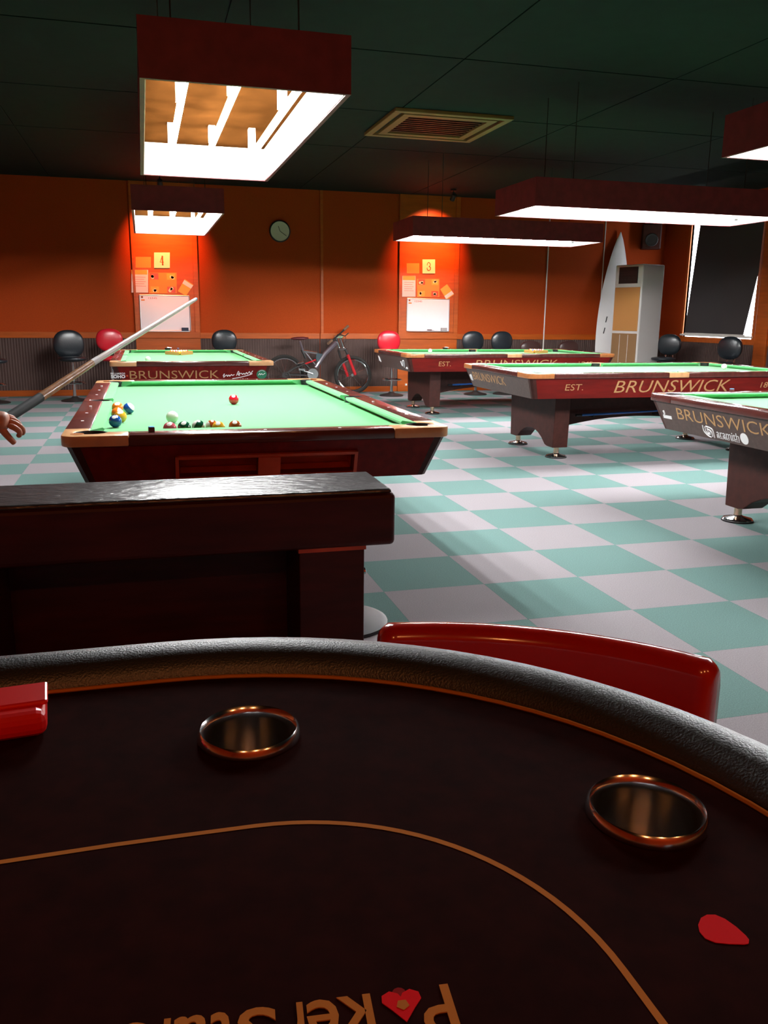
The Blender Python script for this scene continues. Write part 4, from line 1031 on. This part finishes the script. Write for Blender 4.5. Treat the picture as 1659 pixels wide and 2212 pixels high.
# ------------------------------------------------------------------ player: hand with cue in view, body out of frame
YH = 2.545
def hp_(x, y, dy=0.0): return P(x, y, Y=YH + dy)
def skin_obj(name, nodes, edges, m, parent, sub=2, root=0):
    """continuous figure surface grown over a skeleton"""
    me = bpy.data.meshes.new(name); me.from_pydata([tuple(n[0]) for n in nodes], edges, [])
    o = obj(name, me, parent); 
    md = o.modifiers.new('skin', 'SKIN'); md.use_smooth_shade = True
    for i, nnode in enumerate(nodes):
        r = nnode[1]; r = r if isinstance(r, tuple) else (r, r)
        me.skin_vertices[0].data[i].radius = r
    roots = root if isinstance(root, (list, tuple)) else [root]
    for i in range(len(nodes)): me.skin_vertices[0].data[i].use_root = i in roots
    s = o.modifiers.new('smooth', 'SUBSURF'); s.levels = sub; s.render_levels = sub
    dg = bpy.context.evaluated_depsgraph_get(); bpy.context.view_layer.update()
    me2 = bpy.data.meshes.new_from_object(o.evaluated_get(dg))
    for md in list(o.modifiers): o.modifiers.remove(md)
    o.data = me2; me2.materials.clear(); me2.materials.append(M[m])
    for p_ in me2.polygons: p_.use_smooth = True
    return o
pr = thing('person', 'person reaching in with one bare hand holding a pool cue', 'person', (-1.05, 2.72, 0))
O_ = Vector((-1.05, 2.72, 0))
wrist = hp_(-42, 906); elbow = Vector((-.80, 2.46, 1.10)); sh = Vector((-.885, 2.70, 1.385)); shl = Vector((-1.225, 2.72, 1.385))
el2 = Vector((-1.30, 2.74, 1.11)); wr2 = Vector((-1.27, 2.92, .92)); hd2 = Vector((-1.25, 2.98, .84))
nodes = []; edges = []
def nd(p_, r, link=None):
    nodes.append((Vector(p_) - O_, r)); i = len(nodes) - 1
    if link is not None: edges.append((link, i))
    return i
pel = nd((-1.055, 2.71, .95), (.13, .10))
wa = nd((-1.055, 2.71, 1.12), (.12, .09), pel); che = nd((-1.055, 2.71, 1.28), (.145, .10), wa); ntop = nd((-1.055, 2.71, 1.40), (.085, .07), che)
nk = nd((-1.055, 2.72, 1.46), .05, ntop); hd = nd((-1.055, 2.745, 1.55), (.072, .085), nk); hd1 = nd((-1.055, 2.745, 1.62), (.072, .088), hd); hd3 = nd((-1.055, 2.735, 1.68), (.05, .06), hd1)
s1 = nd(sh, .055, ntop); e1 = nd(elbow, .041, s1); w1 = nd(wrist, (.026, .022), e1)
k1 = nd(hp_(-20, 909), (.036, .028), w1); k2 = nd(hp_(4, 910), (.040, .030), k1); k3 = nd(hp_(22, 912), (.032, .024), k2)
s2 = nd(shl, .055, ntop); e2 = nd(el2, .041, s2); w2 = nd(wr2, .026, e2); h2 = nd(hd2, (.036, .02), w2)
for s in (-1, 1):
    hp1 = nd((-1.055 + s * .09, 2.71, .88), .085, pel); kn = nd((-1.055 + s * .11, 2.73, .50), .055, hp1); an = nd((-1.055 + s * .12, 2.70, .09), .038, kn); to = nd((-1.055 + s * .13, 2.84, .045), (.035, .03), an)
roots = [pel]
def finger(pts, r0, r1):
    pr_ = None; k = len(pts)
    for i, p_ in enumerate(pts):
        j = nd(p_, r0 + (r1 - r0) * i / (k - 1), pr_); 
        if pr_ is None: roots.append(j)
        pr_ = j
finger([hp_(16, 918, -.012), hp_(30, 923, -.016), hp_(43, 932, -.014), hp_(43, 940, -.008), hp_(38, 942, .0)], .0095, .0078)      # index
finger([hp_(18, 910, .0), hp_(34, 915, .002), hp_(49, 926, .004), hp_(50, 934, .012), hp_(46, 938, .022)], .0095, .0078)           # middle
finger([hp_(16, 904, .014), hp_(32, 908, .020), hp_(44, 919, .024), hp_(44, 928, .030), hp_(38, 932, .036)], .0090, .0074)          # ring
finger([hp_(13, 899, .024), hp_(27, 902, .034), hp_(36, 912, .040), hp_(35, 921, .044)], .0082, .0068)                               # little
finger([hp_(0, 921, -.014), hp_(12, 937, -.020), hp_(23, 949, -.020), hp_(33, 959, -.016)], .0115, .0080)                             # thumb
for q, (dx, L3) in enumerate(((-.03, .06), (-.01, .068), (.01, .064), (.03, .05))):
    finger([hd2 + Vector((dx, .01, -.02)), hd2 + Vector((dx, .035, -.05)), hd2 + Vector((dx, .04, -.05 - L3 * .6))], .0095, .008)
finger([hd2 + Vector((.03, .0, .0)), hd2 + Vector((.05, .02, -.03)), hd2 + Vector((.055, .035, -.055))], .010, .008)
skin_obj('body', nodes, edges, 'skin', pr, 2, roots)
# face
fo = Vector((-1.055, 2.745, 1.58)) - O_
mb = MB().ellipsoid(fo + Vector((0, .088, -.005)), (.011, .018, .022), 10, 8)
mb.build('nose', 'skin', pr, smooth='all')
for s in (-1, 1):
    MB().ellipsoid(fo + Vector((s * .032, .072, .018)), (.013, .010, .009), 10, 8).build('eye', 'white', pr, smooth='all')
    MB().ellipsoid(fo + Vector((s * .032, .080, .018)), (.006, .004, .006), 8, 6).build('iris', 'dark', pr, smooth='all')
    MB().ellipsoid(fo + Vector((s * .073, -.005, .005)), (.009, .016, .028), 10, 8).build('ear', 'skin', pr, smooth='all')
MB().ellipsoid(fo + Vector((0, .080, -.045)), (.022, .007, .006), 12, 6).build('mouth', 'darkred', pr, smooth='all')
MB().ellipsoid(fo + Vector((0, -.030, .045)), (.086, .098, .098), 20, 12).build('hair', 'hair', pr, smooth='all')
L_ = lambda v: Vector(v) - O_
skin_obj('shirt', [(L_((-1.055, 2.71, .80)), (.165, .135)), (L_((-1.055, 2.71, .95)), (.165, .13)), (L_((-1.055, 2.71, 1.12)), (.145, .112)), (L_((-1.055, 2.71, 1.28)), (.168, .122)), (L_((-1.055, 2.71, 1.41)), (.08, .075)), (L_(sh), .072), (L_(sh.lerp(elbow, .65)), .062), (L_(shl), .072), (L_(shl.lerp(el2, .65)), .062)], [(0, 1), (1, 2), (2, 3), (3, 4), (4, 5), (5, 6), (4, 7), (7, 8)], 'shirt', pr, 2)
tr = [(L_((-1.055, 2.71, .96)), (.15, .118))]; te = []
for s in (-1, 1):
    i = len(tr); tr += [(L_((-1.055 + s * .095, 2.71, .86)), .105), (L_((-1.055 + s * .11, 2.73, .50)), .075), (L_((-1.055 + s * .12, 2.70, .10)), .062)]
    te += [(0, i), (i, i + 1), (i + 1, i + 2)]
skin_obj('trousers', tr, te, 'trousers', pr, 2)
for s in (-1, 1):
    MB().ellipsoid(L_((-1.055 + s * .125, 2.775, .045)), (.052, .14, .05), 16, 8, .8).build('shoe', 'shoe', pr, smooth='all')

# cue held by the player
c0 = Vector((-.304, 2.728, 1.007)); c1 = Vector((-.158, 2.973, 1.098)); c2 = Vector((.212, 3.578, 1.311))
dr = (c2 - c0).normalized(); butt = c0 - dr * .40
t = thing('pool_cue', 'pool cue with black wrap, maple forearm and pale shaft held up over the table', 'cue', butt)
def seg(a, b_, r0, r1, name, m): return MB().tube([a - butt, b_ - butt], [r0, r1], 14).build(name, m, t, smooth=40)
j0 = c1 + dr * .0
seg(butt, butt + dr * .10, .0155, .0152, 'butt_sleeve', 'cuewood')
seg(butt + dr * .10, c0, .0153, .0142, 'wrap', 'cuewrap')
seg(c0, j0 - dr * .012, .0140, .0112, 'forearm', 'cuewood')
seg(j0 - dr * .014, j0 + dr * .02, .0114, .0112, 'joint_collar', 'white')
seg(j0 + dr * .02, c2 - dr * .03, .0108, .0068, 'shaft', 'cuewhite')
seg(c2 - dr * .03, c2 - dr * .008, .0068, .0066, 'ferrule', 'white')
seg(c2 - dr * .008, c2, .0066, .0058, 'tip', 'bluechalk')
